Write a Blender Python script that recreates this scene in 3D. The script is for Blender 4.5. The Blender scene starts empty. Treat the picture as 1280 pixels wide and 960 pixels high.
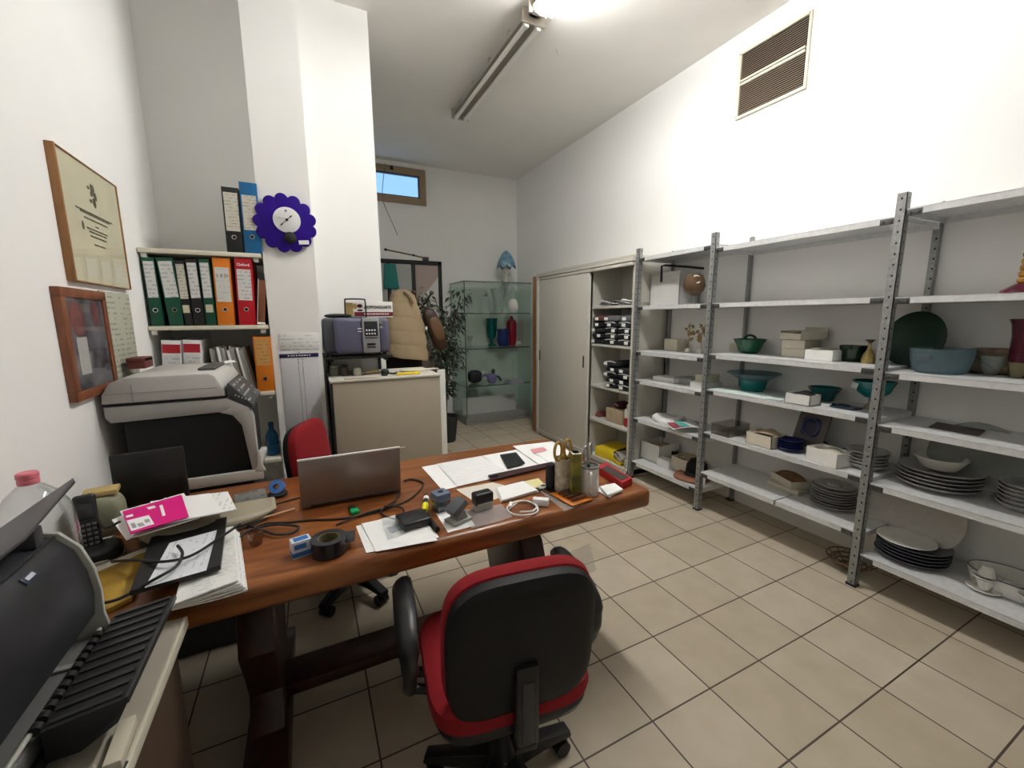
import bpy, bmesh, math, random
from mathutils import Vector, Matrix, noise
PI = math.pi
R = math.radians
random.seed(7)
sc = bpy.context.scene
col = sc.collection

# ------------------------------------------------------------------ camera numbers (survey of the room, metres)
FOC, YAW, PITCH, ROLL, EYE = 520.1, .455855, .158253, .0065356, 1.4395
_F = Vector((math.sin(YAW)*math.cos(PITCH), math.cos(YAW)*math.cos(PITCH), -math.sin(PITCH)))
_r = Vector((math.cos(YAW), -math.sin(YAW), 0)); _d = _F.cross(_r)
_Rt = _r*math.cos(ROLL) + _d*math.sin(ROLL); _Dn = -_r*math.sin(ROLL) + _d*math.cos(ROLL)
EYEP = Vector((0, 0, EYE))
def ray(u, v): return _Rt*((u-640)/FOC) + _Dn*((v-480)/FOC) + _F
def at_z(u, v, z): d = ray(u, v); return EYEP + d*((z-EYE)/d.z)
def at_x(u, v, x): d = ray(u, v); return EYEP + d*(x/d.x)
def at_y(u, v, y): d = ray(u, v); return EYEP + d*(y/d.y)
SEAT = None
def seat(u0, u1, vb, vt, zs):
    """a round thing standing on a surface at height zs: centre, radius, height"""
    p = at_z((u0+u1)/2, vb, zs)
    if SEAT and (zs > .85 or p.x > SEAT[2]):
        ax, lo, hi = SEAT
        f_ = at_x if ax == 'x' else at_y
        k = getattr(p, ax); k = hi if (k < 0 or k > hi) else max(lo, k)
        p = f_((u0+u1)/2, vb, k); p.z = zs
    a, b = ray(u0, vb), ray(u1, vb)
    a = Vector((a.x, a.y, 0)).normalized(); b = Vector((b.x, b.y, 0)).normalized()
    half = a.angle(b)/2
    d = math.hypot(p.x, p.y)
    r = d*math.sin(half)/(1-math.sin(half))
    c = Vector((p.x, p.y, 0)).normalized()*(d+r)
    q = ray((u0+u1)/2, vt)
    h = EYE + q.z/math.hypot(q.x, q.y)*(d+r) - zs
    return c.x, c.y, r, h

# ------------------------------------------------------------------ materials
MATS = {}
def mat(name, c, rough=.5, metal=0., spec=.5, trans=0., ior=1.45, emit=0., noise_amt=0., noise_scale=30., bump=0., coat=0., alpha=1., c2=None):
    if name in MATS: return MATS[name]
    m = bpy.data.materials.new(name); m.use_nodes = True
    nt = m.node_tree; b = nt.nodes['Principled BSDF']
    b.inputs['Base Color'].default_value = (*c, 1)
    b.inputs['Roughness'].default_value = rough
    b.inputs['Metallic'].default_value = metal
    b.inputs['Specular IOR Level'].default_value = spec
    b.inputs['Transmission Weight'].default_value = trans
    b.inputs['IOR'].default_value = ior
    b.inputs['Coat Weight'].default_value = coat
    b.inputs['Alpha'].default_value = alpha
    if emit:
        b.inputs['Emission Color'].default_value = (*c, 1); b.inputs['Emission Strength'].default_value = emit
    if noise_amt or bump or c2:
        tc = nt.nodes.new('ShaderNodeTexCoord'); n = nt.nodes.new('ShaderNodeTexNoise')
        n.inputs['Scale'].default_value = noise_scale; n.inputs['Detail'].default_value = 4
        nt.links.new(tc.outputs['Object'], n.inputs['Vector'])
        if noise_amt or c2:
            r = nt.nodes.new('ShaderNodeValToRGB')
            k = c2 or tuple(max(0, x*(1-noise_amt)) for x in c)
            r.color_ramp.elements[0].position = .35; r.color_ramp.elements[1].position = .65
            r.color_ramp.elements[0].color = (*k, 1); r.color_ramp.elements[1].color = (*c, 1)
            nt.links.new(n.outputs['Fac'], r.inputs['Fac']); nt.links.new(r.outputs['Color'], b.inputs['Base Color'])
        if bump:
            bp = nt.nodes.new('ShaderNodeBump'); bp.inputs['Strength'].default_value = bump; bp.inputs['Distance'].default_value = .004
            nt.links.new(n.outputs['Fac'], bp.inputs['Height']); nt.links.new(bp.outputs['Normal'], b.inputs['Normal'])
    MATS[name] = m; return m

def pane_mat(name, tint, rough=.02, refl=1.0):
    """thin clear sheet: tinted see-through plus a mirror-like skin"""
    if name in MATS: return MATS[name]
    m = bpy.data.materials.new(name); m.use_nodes = True; nt = m.node_tree
    nt.nodes.clear()
    o = nt.nodes.new('ShaderNodeOutputMaterial'); t = nt.nodes.new('ShaderNodeBsdfTransparent'); g = nt.nodes.new('ShaderNodeBsdfGlossy')
    t.inputs['Color'].default_value = (*tint, 1); g.inputs['Roughness'].default_value = rough
    f = nt.nodes.new('ShaderNodeLayerWeight'); f.inputs['Blend'].default_value = .28
    pw = nt.nodes.new('ShaderNodeMath'); pw.operation = 'POWER'; pw.inputs[1].default_value = 2.2; nt.links.new(f.outputs['Facing'], pw.inputs[0])
    ad = nt.nodes.new('ShaderNodeMath'); ad.operation = 'MULTIPLY_ADD'; ad.inputs[1].default_value = .7; ad.inputs[2].default_value = .035; nt.links.new(pw.outputs[0], ad.inputs[0])
    mu = nt.nodes.new('ShaderNodeMath'); mu.operation = 'MULTIPLY'; mu.inputs[1].default_value = refl
    mx = nt.nodes.new('ShaderNodeMixShader')
    nt.links.new(ad.outputs[0], mu.inputs[0]); nt.links.new(mu.outputs[0], mx.inputs[0])
    nt.links.new(t.outputs[0], mx.inputs[1]); nt.links.new(g.outputs[0], mx.inputs[2]); nt.links.new(mx.outputs[0], o.inputs['Surface'])
    MATS[name] = m; return m

def glass_mat(name, c, body=.35, rough=.05):
    """coloured art glass: part see-through, part body colour"""
    if name in MATS: return MATS[name]
    m = bpy.data.materials.new(name); m.use_nodes = True; nt = m.node_tree
    b = nt.nodes['Principled BSDF']; o = nt.nodes['Material Output']
    b.inputs['Base Color'].default_value = (*c, 1); b.inputs['Roughness'].default_value = rough; b.inputs['Coat Weight'].default_value = .3
    t = nt.nodes.new('ShaderNodeBsdfTransparent'); t.inputs['Color'].default_value = (*[min(1, .25+x*.9) for x in c], 1)
    mx = nt.nodes.new('ShaderNodeMixShader'); mx.inputs[0].default_value = body
    nt.links.new(t.outputs[0], mx.inputs[1]); nt.links.new(b.outputs[0], mx.inputs[2]); nt.links.new(mx.outputs[0], o.inputs['Surface'])
    MATS[name] = m; return m

def print_mat(name, base, ink, period=.009, axis='Z', fill=.5, mask=.45, xs=60.):
    """paper with illegible rows of print"""
    if name in MATS: return MATS[name]
    m = bpy.data.materials.new(name); m.use_nodes = True; nt = m.node_tree; b = nt.nodes['Principled BSDF']
    b.inputs['Roughness'].default_value = .7
    tc = nt.nodes.new('ShaderNodeTexCoord'); sp = nt.nodes.new('ShaderNodeSeparateXYZ'); nt.links.new(tc.outputs['Object'], sp.inputs[0])
    def M(op, a, bb=None):
        k = nt.nodes.new('ShaderNodeMath'); k.operation = op
        for i, x in enumerate((a, bb)):
            if x is None: continue
            if isinstance(x, (int, float)): k.inputs[i].default_value = x
            else: nt.links.new(x, k.inputs[i])
        return k.outputs[0]
    row = M('FRACT', M('DIVIDE', M('ADD', sp.outputs[axis], 10.), period))
    rows = M('LESS_THAN', row, fill)
    n = nt.nodes.new('ShaderNodeTexNoise'); n.inputs['Scale'].default_value = xs; n.inputs['Detail'].default_value = 3
    nt.links.new(tc.outputs['Object'], n.inputs['Vector'])
    n2 = nt.nodes.new('ShaderNodeTexNoise'); n2.inputs['Scale'].default_value = 14.; nt.links.new(tc.outputs['Object'], n2.inputs['Vector'])
    w = M('MULTIPLY', M('GREATER_THAN', n.outputs['Fac'], mask), M('GREATER_THAN', n2.outputs['Fac'], .44))
    f = M('MULTIPLY', M('MULTIPLY', rows, w), .5)
    mx = nt.nodes.new('ShaderNodeMix'); mx.data_type = 'RGBA'
    mx.inputs['A'].default_value = (*base, 1); mx.inputs['B'].default_value = (*ink, 1)
    nt.links.new(f, mx.inputs['Factor']); nt.links.new(mx.outputs['Result'], b.inputs['Base Color'])
    MATS[name] = m; return m

def wood_mat(name, c1, c2, scale=(1, 12, 12), rough=.35):
    if name in MATS: return MATS[name]
    m = bpy.data.materials.new(name); m.use_nodes = True; nt = m.node_tree; b = nt.nodes['Principled BSDF']
    tc = nt.nodes.new('ShaderNodeTexCoord'); mp = nt.nodes.new('ShaderNodeMapping'); mp.inputs['Scale'].default_value = scale
    n = nt.nodes.new('ShaderNodeTexNoise'); n.inputs['Scale'].default_value = 3; n.inputs['Detail'].default_value = 8; n.inputs['Distortion'].default_value = .6
    r = nt.nodes.new('ShaderNodeValToRGB'); r.color_ramp.elements[0].position = .38; r.color_ramp.elements[1].position = .62
    r.color_ramp.elements[0].color = (*c1, 1); r.color_ramp.elements[1].color = (*c2, 1)
    nt.links.new(tc.outputs['Object'], mp.inputs[0]); nt.links.new(mp.outputs[0], n.inputs['Vector']); nt.links.new(n.outputs['Fac'], r.inputs[0])
    nt.links.new(r.outputs[0], b.inputs['Base Color']); b.inputs['Roughness'].default_value = rough
    MATS[name] = m; return m

WALL = mat('wall paint', (.88, .875, .855), .85, noise_amt=.015, noise_scale=4, bump=.12)
CEIL = mat('ceiling paint', (.87, .85, .81), .9, noise_amt=.03, noise_scale=3)
WHITE = mat('white melamine', (.78, .77, .74), .45)
CREAM = mat('cream laminate', (.72, .68, .56), .5)
PAPER = mat('white paper', (.86, .86, .85), .75)
BLACK = mat('black plastic', (.012, .012, .013), .38)
MBLACK = mat('matt black', (.008, .008, .008), .7)
DGREY = mat('dark grey plastic', (.035, .036, .040), .42)
CGREY = mat('copier grey', (.50, .49, .47), .5, noise_amt=.03)
CGREYB = mat('copier lower grey', (.40, .39, .37), .5)
RED = mat('red upholstery', (.25, .002, .007), .9, noise_amt=.2, noise_scale=400)
STEEL = mat('galvanised steel', (.36, .365, .36), .48, metal=.55, noise_amt=.25, noise_scale=60)
STEELW = mat('galvanised shelf', (.74, .745, .745), .45, metal=.12, noise_amt=.12, noise_scale=40)
CABG = mat('cabinet grey enamel', (.58, .56, .50), .45)
CHROME = mat('chrome', (.7, .7, .7), .15, metal=1.)
CARD = mat('cream card', (.66, .61, .50), .8, noise_amt=.08, noise_scale=20)
WCARD = mat('white card', (.80, .79, .76), .7)
TAN = mat('tan card', (.45, .35, .23), .85, noise_amt=.12)
CHINA = mat('white china', (.74, .73, .69), .22, coat=.4)
GCHINA = mat('grey glazed china', (.42, .42, .40), .28, coat=.3, noise_amt=.25, noise_scale=90)
SLATE = mat('slate glazed china', (.10, .11, .125), .3, coat=.3)
CABLE = mat('black cable', (.012, .011, .011), .5)
WCABLE = mat('white cable', (.85, .85, .84), .45)
CLEAR = pane_mat('clear plastic', (.93, .94, .94), .05, .9)
CLEARG = glass_mat('clear cast glass', (.70, .74, .72), .16, .04)
def film_mat():
    m = pane_mat('plastic film', (.95, .95, .95), .15, .7); nt = m.node_tree
    o = next(n for n in nt.nodes if n.type == 'OUTPUT_MATERIAL'); old = o.inputs['Surface'].links[0].from_socket
    d = nt.nodes.new('ShaderNodeBsdfDiffuse'); d.inputs['Color'].default_value = (.85, .85, .85, 1)
    mx = nt.nodes.new('ShaderNodeMixShader'); mx.inputs[0].default_value = .16
    nt.links.new(old, mx.inputs[1]); nt.links.new(d.outputs[0], mx.inputs[2]); nt.links.new(mx.outputs[0], o.inputs['Surface']); return m
SHEETP = film_mat()

def tile_mat():
    m = bpy.data.materials.new('beige floor tiles'); m.use_nodes = True; nt = m.node_tree; b = nt.nodes['Principled BSDF']
    tc = nt.nodes.new('ShaderNodeTexCoord'); sp = nt.nodes.new('ShaderNodeSeparateXYZ'); nt.links.new(tc.outputs['Object'], sp.inputs[0])
    def M(op, a, bb=None):
        k = nt.nodes.new('ShaderNodeMath'); k.operation = op
        for i, x in enumerate((a, bb)):
            if x is None: continue
            if isinstance(x, (int, float)): k.inputs[i].default_value = x
            else: nt.links.new(x, k.inputs[i])
        return k.outputs[0]
    def edge(o, off):
        q = M('DIVIDE', M('ADD', o, 30-off), .3)
        return M('ABSOLUTE', M('SUBTRACT', M('FRACT', q), .5)), M('FLOOR', q)
    ex, ix = edge(sp.outputs['X'], 1.0146); ey, iy = edge(sp.outputs['Y'], .9377)
    g = M('GREATER_THAN', M('MAXIMUM', ex, ey), .4895)
    cx = nt.nodes.new('ShaderNodeCombineXYZ'); nt.links.new(ix, cx.inputs[0]); nt.links.new(iy, cx.inputs[1])
    wn = nt.nodes.new('ShaderNodeTexWhiteNoise'); nt.links.new(cx.outputs[0], wn.inputs['Vector'])
    n = nt.nodes.new('ShaderNodeTexNoise'); n.inputs['Scale'].default_value = 7; n.inputs['Detail'].default_value = 6; nt.links.new(tc.outputs['Object'], n.inputs['Vector'])
    f = M('ADD', M('MULTIPLY', wn.outputs['Value'], .35), M('MULTIPLY', n.outputs['Fac'], .65))
    r = nt.nodes.new('ShaderNodeValToRGB'); r.color_ramp.elements[0].position = .3; r.color_ramp.elements[1].position = .7
    r.color_ramp.elements[0].color = (.45, .385, .285, 1); r.color_ramp.elements[1].color = (.55, .48, .375, 1)
    nt.links.new(f, r.inputs[0])
    mx = nt.nodes.new('ShaderNodeMix'); mx.data_type = 'RGBA'; mx.inputs['B'].default_value = (.075, .052, .035, 1)
    nt.links.new(r.outputs[0], mx.inputs['A']); nt.links.new(g, mx.inputs['Factor']); nt.links.new(mx.outputs['Result'], b.inputs['Base Color'])
    b.inputs['Roughness'].default_value = .5
    bp = nt.nodes.new('ShaderNodeBump'); bp.inputs['Strength'].default_value = .4; bp.inputs['Distance'].default_value = .002; bp.invert = True
    nt.links.new(g, bp.inputs['Height']); nt.links.new(bp.outputs['Normal'], b.inputs['Normal'])
    return m
TILE = tile_mat()

def slot_mat():
    """slotted angle: galvanised steel with a row of punched holes"""
    m = STEEL.copy(); m.name = 'slotted steel'; nt = m.node_tree; b = nt.nodes['Principled BSDF']
    tc = nt.nodes.new('ShaderNodeTexCoord'); sp = nt.nodes.new('ShaderNodeSeparateXYZ'); nt.links.new(tc.outputs['Object'], sp.inputs[0])
    def M(op, a, bb=None):
        k = nt.nodes.new('ShaderNodeMath'); k.operation = op
        for i, x in enumerate((a, bb)):
            if x is None: continue
            if isinstance(x, (int, float)): k.inputs[i].default_value = x
            else: nt.links.new(x, k.inputs[i])
        return k.outputs[0]
    dz = M('MULTIPLY', M('SUBTRACT', M('FRACT', M('DIVIDE', sp.outputs['Z'], .05)), .5), .05)
    def hole(o): return M('LESS_THAN', M('ADD', M('POWER', M('MULTIPLY', dz, .8), 2.), M('POWER', M('SUBTRACT', o, .019), 2.)), .0045**2)
    h = M('MAXIMUM', hole(sp.outputs['Y']), hole(sp.outputs['X']))
    old = b.inputs['Base Color'].links[0].from_socket
    mx = nt.nodes.new('ShaderNodeMix'); mx.data_type = 'RGBA'; mx.inputs['B'].default_value = (.03, .03, .03, 1)
    nt.links.new(old, mx.inputs['A']); nt.links.new(h, mx.inputs['Factor']); nt.links.new(mx.outputs['Result'], b.inputs['Base Color'])
    return m
SLOT = slot_mat()

# ------------------------------------------------------------------ mesh builder
class MB:
    def __init__(s): s.bm = bmesh.new()
    def _x(s, vs, m):
        if m is not None: bmesh.ops.transform(s.bm, matrix=m, verts=vs)
    def box(s, x0, x1, y0, y1, z0, z1, bev=0., seg=2, m=None):
        r = bmesh.ops.create_cube(s.bm, size=1.); vs = r['verts']
        for v in vs: v.co = Vector((x0+(v.co.x+.5)*(x1-x0), y0+(v.co.y+.5)*(y1-y0), z0+(v.co.z+.5)*(z1-z0)))
        if bev:
            es = list({e for v in vs for e in v.link_edges})
            q = bmesh.ops.bevel(s.bm, geom=es, offset=bev, segments=seg, profile=.5, affect='EDGES')
            vs = list({v for f in q['faces'] for v in f.verts} | {v for v in vs if v.is_valid})
        s._x(vs, m); return s
    def prism(s, pts, h0, h1, axis='Z', bev=0., m=None):
        """polygon pushed along an axis; pts are the other two coordinates in order (XY / XZ / YZ)"""
        def P(a, b, h): return {'Z': (a, b, h), 'Y': (a, h, b), 'X': (h, a, b)}[axis]
        lo = [s.bm.verts.new(P(a, b, h0)) for a, b in pts]; hi = [s.bm.verts.new(P(a, b, h1)) for a, b in pts]
        n = len(pts); fs = [s.bm.faces.new(lo[::-1]), s.bm.faces.new(hi)]
        for i in range(n): fs.append(s.bm.faces.new((lo[i], lo[(i+1) % n], hi[(i+1) % n], hi[i])))
        bmesh.ops.recalc_face_normals(s.bm, faces=fs)
        vs = lo+hi
        if bev:
            es = [e for f in fs[:2] for e in f.edges]
            q = bmesh.ops.bevel(s.bm, geom=es, offset=bev, segments=2, profile=.5, affect='EDGES')
            vs = list({v for f in q['faces'] for v in f.verts} | {v for v in vs if v.is_valid} | {v for f in fs if f.is_valid for v in f.verts})
        s._x(vs, m); return s
    def lathe(s, prof, n=28, m=None, sx=1., sy=1., cap=True):
        rings = []; vs = []
        for r, z in prof:
            if r < 1e-6:
                v = s.bm.verts.new((0, 0, z)); rings.append([v]); vs.append(v)
            else:
                k = [s.bm.verts.new((r*sx*math.cos(2*PI*i/n), r*sy*math.sin(2*PI*i/n), z)) for i in range(n)]; rings.append(k); vs += k
        fs = []
        for a, b in zip(rings, rings[1:]):
            if len(a) == 1 and len(b) == 1: continue
            for i in range(n):
                j = (i+1) % n
                if len(a) == 1: fs.append(s.bm.faces.new((a[0], b[j], b[i])))
                elif len(b) == 1: fs.append(s.bm.faces.new((a[i], a[j], b[0])))
                else: fs.append(s.bm.faces.new((a[i], a[j], b[j], b[i])))
        if cap:
            if len(rings[0]) > 1: fs.append(s.bm.faces.new(rings[0][::-1]))
            if len(rings[-1]) > 1: fs.append(s.bm.faces.new(rings[-1]))
        bmesh.ops.recalc_face_normals(s.bm, faces=fs)
        s._x(vs, m); return s
    def cyl(s, p, q, r, r2=None, n=20):
        p, q = Vector(p), Vector(q); L = (q-p).length
        m = Matrix.Translation(p) @ (q-p).to_track_quat('Z', 'Y').to_matrix().to_4x4()
        return s.lathe([(r, 0), (r if r2 is None else r2, L)], n, m)
    def tube(s, pts, r, n=8, smooth=0, closed=False, flat=1.):
        P = [Vector(p) for p in pts]
        if smooth:
            Q = []; N = len(P)
            rng = N if closed else N-1
            for i in range(rng):
                p0 = P[(i-1) % N] if closed or i > 0 else P[0]; p1 = P[i]; p2 = P[(i+1) % N]
                p3 = P[(i+2) % N] if closed or i+2 < N else P[-1]
                for k in range(smooth):
                    t = k/smooth
                    Q.append(.5*((2*p1)+(p2-p0)*t+(2*p0-5*p1+4*p2-p3)*t*t+(3*p1-p0-3*p2+p3)*t**3))
            if not closed: Q.append(P[-1])
            P = Q
        rings = []; N = len(P); up = None
        for i in range(N):
            if closed: t = P[(i+1) % N]-P[i-1]
            else: t = P[min(i+1, N-1)]-P[max(i-1, 0)]
            t = t.normalized() if t.length > 1e-9 else Vector((0, 0, 1))
            if up is None:
                up = Vector((0, 0, 1)) if abs(t.z) < .9 else Vector((1, 0, 0))
            up = (up-t*up.dot(t)).normalized(); sd = t.cross(up)
            rr = r[i*len(r)//N] if isinstance(r, (list, tuple)) else r
            rings.append([s.bm.verts.new(P[i]+(up*math.sin(2*PI*k/n)*flat+sd*math.cos(2*PI*k/n))*rr) for k in range(n)])
        fs = []
        for i in range(N if closed else N-1):
            a, b = rings[i], rings[(i+1) % N]
            for k in range(n): fs.append(s.bm.faces.new((a[k], a[(k+1) % n], b[(k+1) % n], b[k])))
        if not closed: fs += [s.bm.faces.new(rings[0][::-1]), s.bm.faces.new(rings[-1])]
        bmesh.ops.recalc_face_normals(s.bm, faces=fs); return s
    def blob(s, sx, sy, sz, e1=1., e2=1., c=(0, 0, 0), nu=28, nv=14, m=None):
        """superellipsoid; e2 shapes the XY outline, e1 the profile"""
        def pw(a, e): return math.copysign(abs(a)**e, a)
        rows = []; vs = []
        for j in range(nv+1):
            t = -PI/2+PI*j/nv
            if j in (0, nv):
                v = s.bm.verts.new((0, 0, sz*pw(math.sin(t), e1))); rows.append([v]); vs.append(v); continue
            k = [s.bm.verts.new((sx*pw(math.cos(t), e1)*pw(math.cos(2*PI*i/nu), e2), sy*pw(math.cos(t), e1)*pw(math.sin(2*PI*i/nu), e2), sz*pw(math.sin(t), e1))) for i in range(nu)]
            rows.append(k); vs += k
        for a, b in zip(rows, rows[1:]):
            for i in range(nu):
                j = (i+1) % nu
                if len(a) == 1: s.bm.faces.new((a[0], b[j], b[i]))
                elif len(b) == 1: s.bm.faces.new((a[i], a[j], b[0]))
                else: s.bm.faces.new((a[i], a[j], b[j], b[i]))
        M_ = Matrix.Translation(Vector(c))
        s._x(vs, M_ if m is None else M_ @ m); return s
    def sheet(s, w, d, t=.0012, nx=8, ny=8, amp=0., seed=0, m=None, skew=0., curl=None):
        """paper lying in XY, centred, thickness t, optional waviness (only upwards)"""
        top = []; bot = []
        for j in range(ny+1):
            for i in range(nx+1):
                x = (i/nx-.5)*w; y = (j/ny-.5)*d
                z = 0
                if amp: z = amp*max(0, noise.noise(Vector((x*9+seed, y*9, seed*1.7)))+.25)
                if curl: z += curl(i/nx, j/ny)
                x += skew*y
                top.append(s.bm.verts.new((x, y, z+t))); bot.append(s.bm.verts.new((x, y, z)))
        W = nx+1; fs = []
        for j in range(ny):
            for i in range(nx):
                a = j*W+i
                fs.append(s.bm.faces.new((top[a], top[a+1], top[a+1+W], top[a+W]))); fs.append(s.bm.faces.new((bot[a], bot[a+W], bot[a+1+W], bot[a+1])))
        rim = [i for i in range(W)]+[j*W+nx for j in range(1, ny+1)]+[ny*W+i for i in range(nx-1, -1, -1)]+[j*W for j in range(ny-1, 0, -1)]
        for a, b in zip(rim, rim[1:]+rim[:1]): fs.append(s.bm.faces.new((top[b], top[a], bot[a], bot[b])))
        bmesh.ops.recalc_face_normals(s.bm, faces=fs)
        s._x(top+bot, m); return s
    def mesh(s, name, smooth=35):
        me = bpy.data.meshes.new(name); s.bm.to_mesh(me); s.bm.free()
        me.polygons.foreach_set('use_smooth', [True]*len(me.polygons)); me.set_sharp_from_angle(angle=R(smooth)); return me

def _obj(name, data, m=None):
    o = bpy.data.objects.new(name, data); col.objects.link(o)
    if m is not None and data is not None: data.materials.append(m)
    return o
def tagit(o, label=None, cat=None, group=None, kind=None):
    if label: o['label'] = label
    if cat: o['category'] = cat
    if group: o['group'] = group
    if kind: o['kind'] = kind
    return o
def thing(name, label, cat, loc=(0, 0, 0), rz=0., group=None, rx=0., ry=0.):
    o = _obj(name, None); o.empty_display_size = .05; o.location = loc; o.rotation_euler = (rx, ry, rz)
    return tagit(o, label, cat, group)
def part(mb, name, m, parent, loc=(0, 0, 0), rot=(0, 0, 0), label=None, smooth=35):
    o = _obj(name, mb.mesh(name, smooth) if isinstance(mb, MB) else mb, m); o.parent = parent; o.location = loc; o.rotation_euler = rot
    return tagit(o, label)
def one(mb, name, m, label, cat, loc=(0, 0, 0), rz=0., group=None, rot=None, smooth=35):
    o = _obj(name, mb.mesh(name, smooth) if isinstance(mb, MB) else mb, m); o.location = loc; o.rotation_euler = rot or (0, 0, rz)
    return tagit(o, label, cat, group)
def struct(mb, name, m, parent=None, loc=(0, 0, 0)):
    o = _obj(name, mb.mesh(name), m); o.location = loc
    if parent: o.parent = parent
    else: o['kind'] = 'structure'
    return o
def letters(txt, name, m, parent, loc, size, rot, width=None, ext=.0006, align='CENTER', bold=0.):
    c = bpy.data.curves.new(name, 'FONT'); c.body = txt; c.size = size; c.extrude = ext; c.align_x = align; c.align_y = 'CENTER'; c.offset = bold
    t = bpy.data.objects.new(name, c); col.objects.link(t)
    dg = bpy.context.evaluated_depsgraph_get(); me = bpy.data.meshes.new_from_object(t.evaluated_get(dg))
    bpy.data.objects.remove(t); bpy.data.curves.remove(c)
    if width:
        xs = [v.co.x for v in me.vertices]; k = width/max(1e-6, max(xs)-min(xs))
        for v in me.vertices: v.co.x *= k
    me.materials.clear()
    return part(me, name, m, parent, loc, rot)
FACE_Y = (PI/2, 0, 0)          # lettering that faces -Y
FACE_X = (PI/2, 0, PI/2)       # lettering that faces +X
# ------------------------------------------------------------------ the room
WX, RX, BY, CZ = -.72, 2.94, 5.80, 3.43
struct(MB().box(WX-.1, RX+.1, -2.8, BY+.1, -.1, 0), 'floor', TILE)
struct(MB().box(WX-.1, RX+.1, -2.8, BY+.1, CZ, CZ+.1), 'ceiling', CEIL)
struct(MB().box(WX-.1, WX, -2.8, 3.25, 0, CZ), 'wall_left', WALL)
struct(MB().box(RX, RX+.1, -2.8, BY+.1, 0, CZ), 'wall_right', WALL)
struct(MB().box(WX-.1, RX+.1, -2.9, -2.7, 0, CZ), 'wall_front', WALL)
struct(MB().box(WX, -.17, 3.15, 3.25, 0, CZ), 'wall_alcove', WALL)
struct(MB().box(-.184, .078, 2.75, 3.3, 0, CZ), 'trim_1', WALL)          # slim column carrying the clock
struct(MB().box(.078, .517, 3.18, 3.62, 0, CZ), 'trim_2', WALL)           # broad pillar
struct(MB().box(.0, .10, 3.62, BY, 0, CZ), 'wall_partition', WALL)
wx0, wx1, wz0, wz1 = .45, 1.575, 2.925, 3.37
wb = MB().box(.0, wx0, BY, BY+.1, 0, CZ).box(wx1, RX+.1, BY, BY+.1, 0, CZ).box(wx0, wx1, BY, BY+.1, 0, wz0).box(wx0, wx1, BY, BY+.1, wz1, CZ)
struct(wb, 'wall_back', WALL)
WFR = mat('tan window paint', (.30, .22, .13), .5)
f = .085
w = struct(MB().box(wx0, wx1, BY-.03, BY+.06, wz0, wz0+f, .006).box(wx0, wx1, BY-.03, BY+.06, wz1-f, wz1, .006)
           .box(wx0, wx0+f, BY-.029, BY+.06, wz0+f, wz1-f, .002).box(wx1-f, wx1, BY-.029, BY+.06, wz0+f, wz1-f, .002), 'window_1', WFR)
struct(MB().box(wx0+f, wx1-f, BY-.012, BY+.03, wz0+f, wz0+f+.012).box(wx0+f, wx1-f, BY-.012, BY+.03, wz1-f-.012, wz1-f)
       .box(wx0+f, wx0+f+.012, BY-.012, BY+.03, wz0+f, wz1-f).box(wx1-f-.012, wx1-f, BY-.012, BY+.03, wz0+f, wz1-f), 'window_sash', BLACK, w)
struct(MB().box(wx0+f, wx1-f, BY+.02, BY+.026, wz0+f, wz1-f), 'window_pane', pane_mat('window glass', (.95, .97, .98), .02), w)
a = at_y(489, 200, BY-.04)
struct(MB().box(a.x-.02, a.x+.02, BY-.05, BY-.03, wz1-.06, wz1-.01, .004), 'window_catch', BLACK, w)
p = [at_y(u, v, BY-.06) for u, v in [(482, 204), (479, 225), (478, 247), (483, 262), (491, 280), (497, 294)]]
one(MB().tube([q-p[0] for q in p], .004, 6, 4), 'window_cord', mat('grey cord', (.16, .14, .12), .8), 'thin grey cord hanging from the high window down the back wall', 'cord', p[0])
one(MB().box(0, .022, 0, .155, 0, 1.93, .003), 'wooden_board', wood_mat('orange board', (.30, .12, .03), (.40, .17, .05), (6, 6, 1)), 'upright orange-brown wooden board between the glass showcase and the grey cabinet', 'board', (2.54, 4.43, 0))

# scuffs on the wall over the rack
# ------------------------------------------------------------------ ventilation grille
t = thing('ventilation_grille', 'cream louvred ventilation grille set high in the right-hand wall', 'vent', (RX, 1.76, 2.85))
GY, GZ = .485, .44
b = MB().box(-.018, 0, 0, GY, 0, .018, .002).box(-.018, 0, 0, GY, GZ-.018, GZ, .002).box(-.0175, 0, 0, .014, .018, GZ-.018, .001).box(-.0175, 0, GY-.022, GY, .018, GZ-.018, .001)
VF = mat('cream grille metal', (.72, .66, .54), .5)
part(b, 'frame', VF, t)
part(MB().box(-.022, -.002, .022, GY-.022, .215, .232, .004).box(-.022, -.002, .022, GY-.022, .238, .252, .003), 'crossbar', VF, t)
part(MB().box(-.003, -.0005, .02, GY-.02, .02, GZ-.02), 'backing', mat('dark duct', (.02, .013, .01), .9), t)
LV = mat('brown louvre', (.34, .27, .21), .6)
for z0, z1 in ((.026, .213), (.254, .414)):
    q = MB(); n = 14 if z0 < .1 else 12
    for i in range(n):
        z = z0+(i+.5)*(z1-z0)/n
        q.box(-.008, .004, .024, GY-.024, -.0012, .0012, m=Matrix.Translation((-.005, 0, z)) @ Matrix.Rotation(R(-35), 4, 'Y'))
    part(q, 'louvre_panel', LV, t)
q = MB()
for y in (.012, GY*.5, GY-.012):
    for z in (.012, GZ-.012): q.cyl((-.02, y, z), (-.017, y, z), .004, n=8)
part(q, 'screw_heads', CHROME, t)

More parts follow.
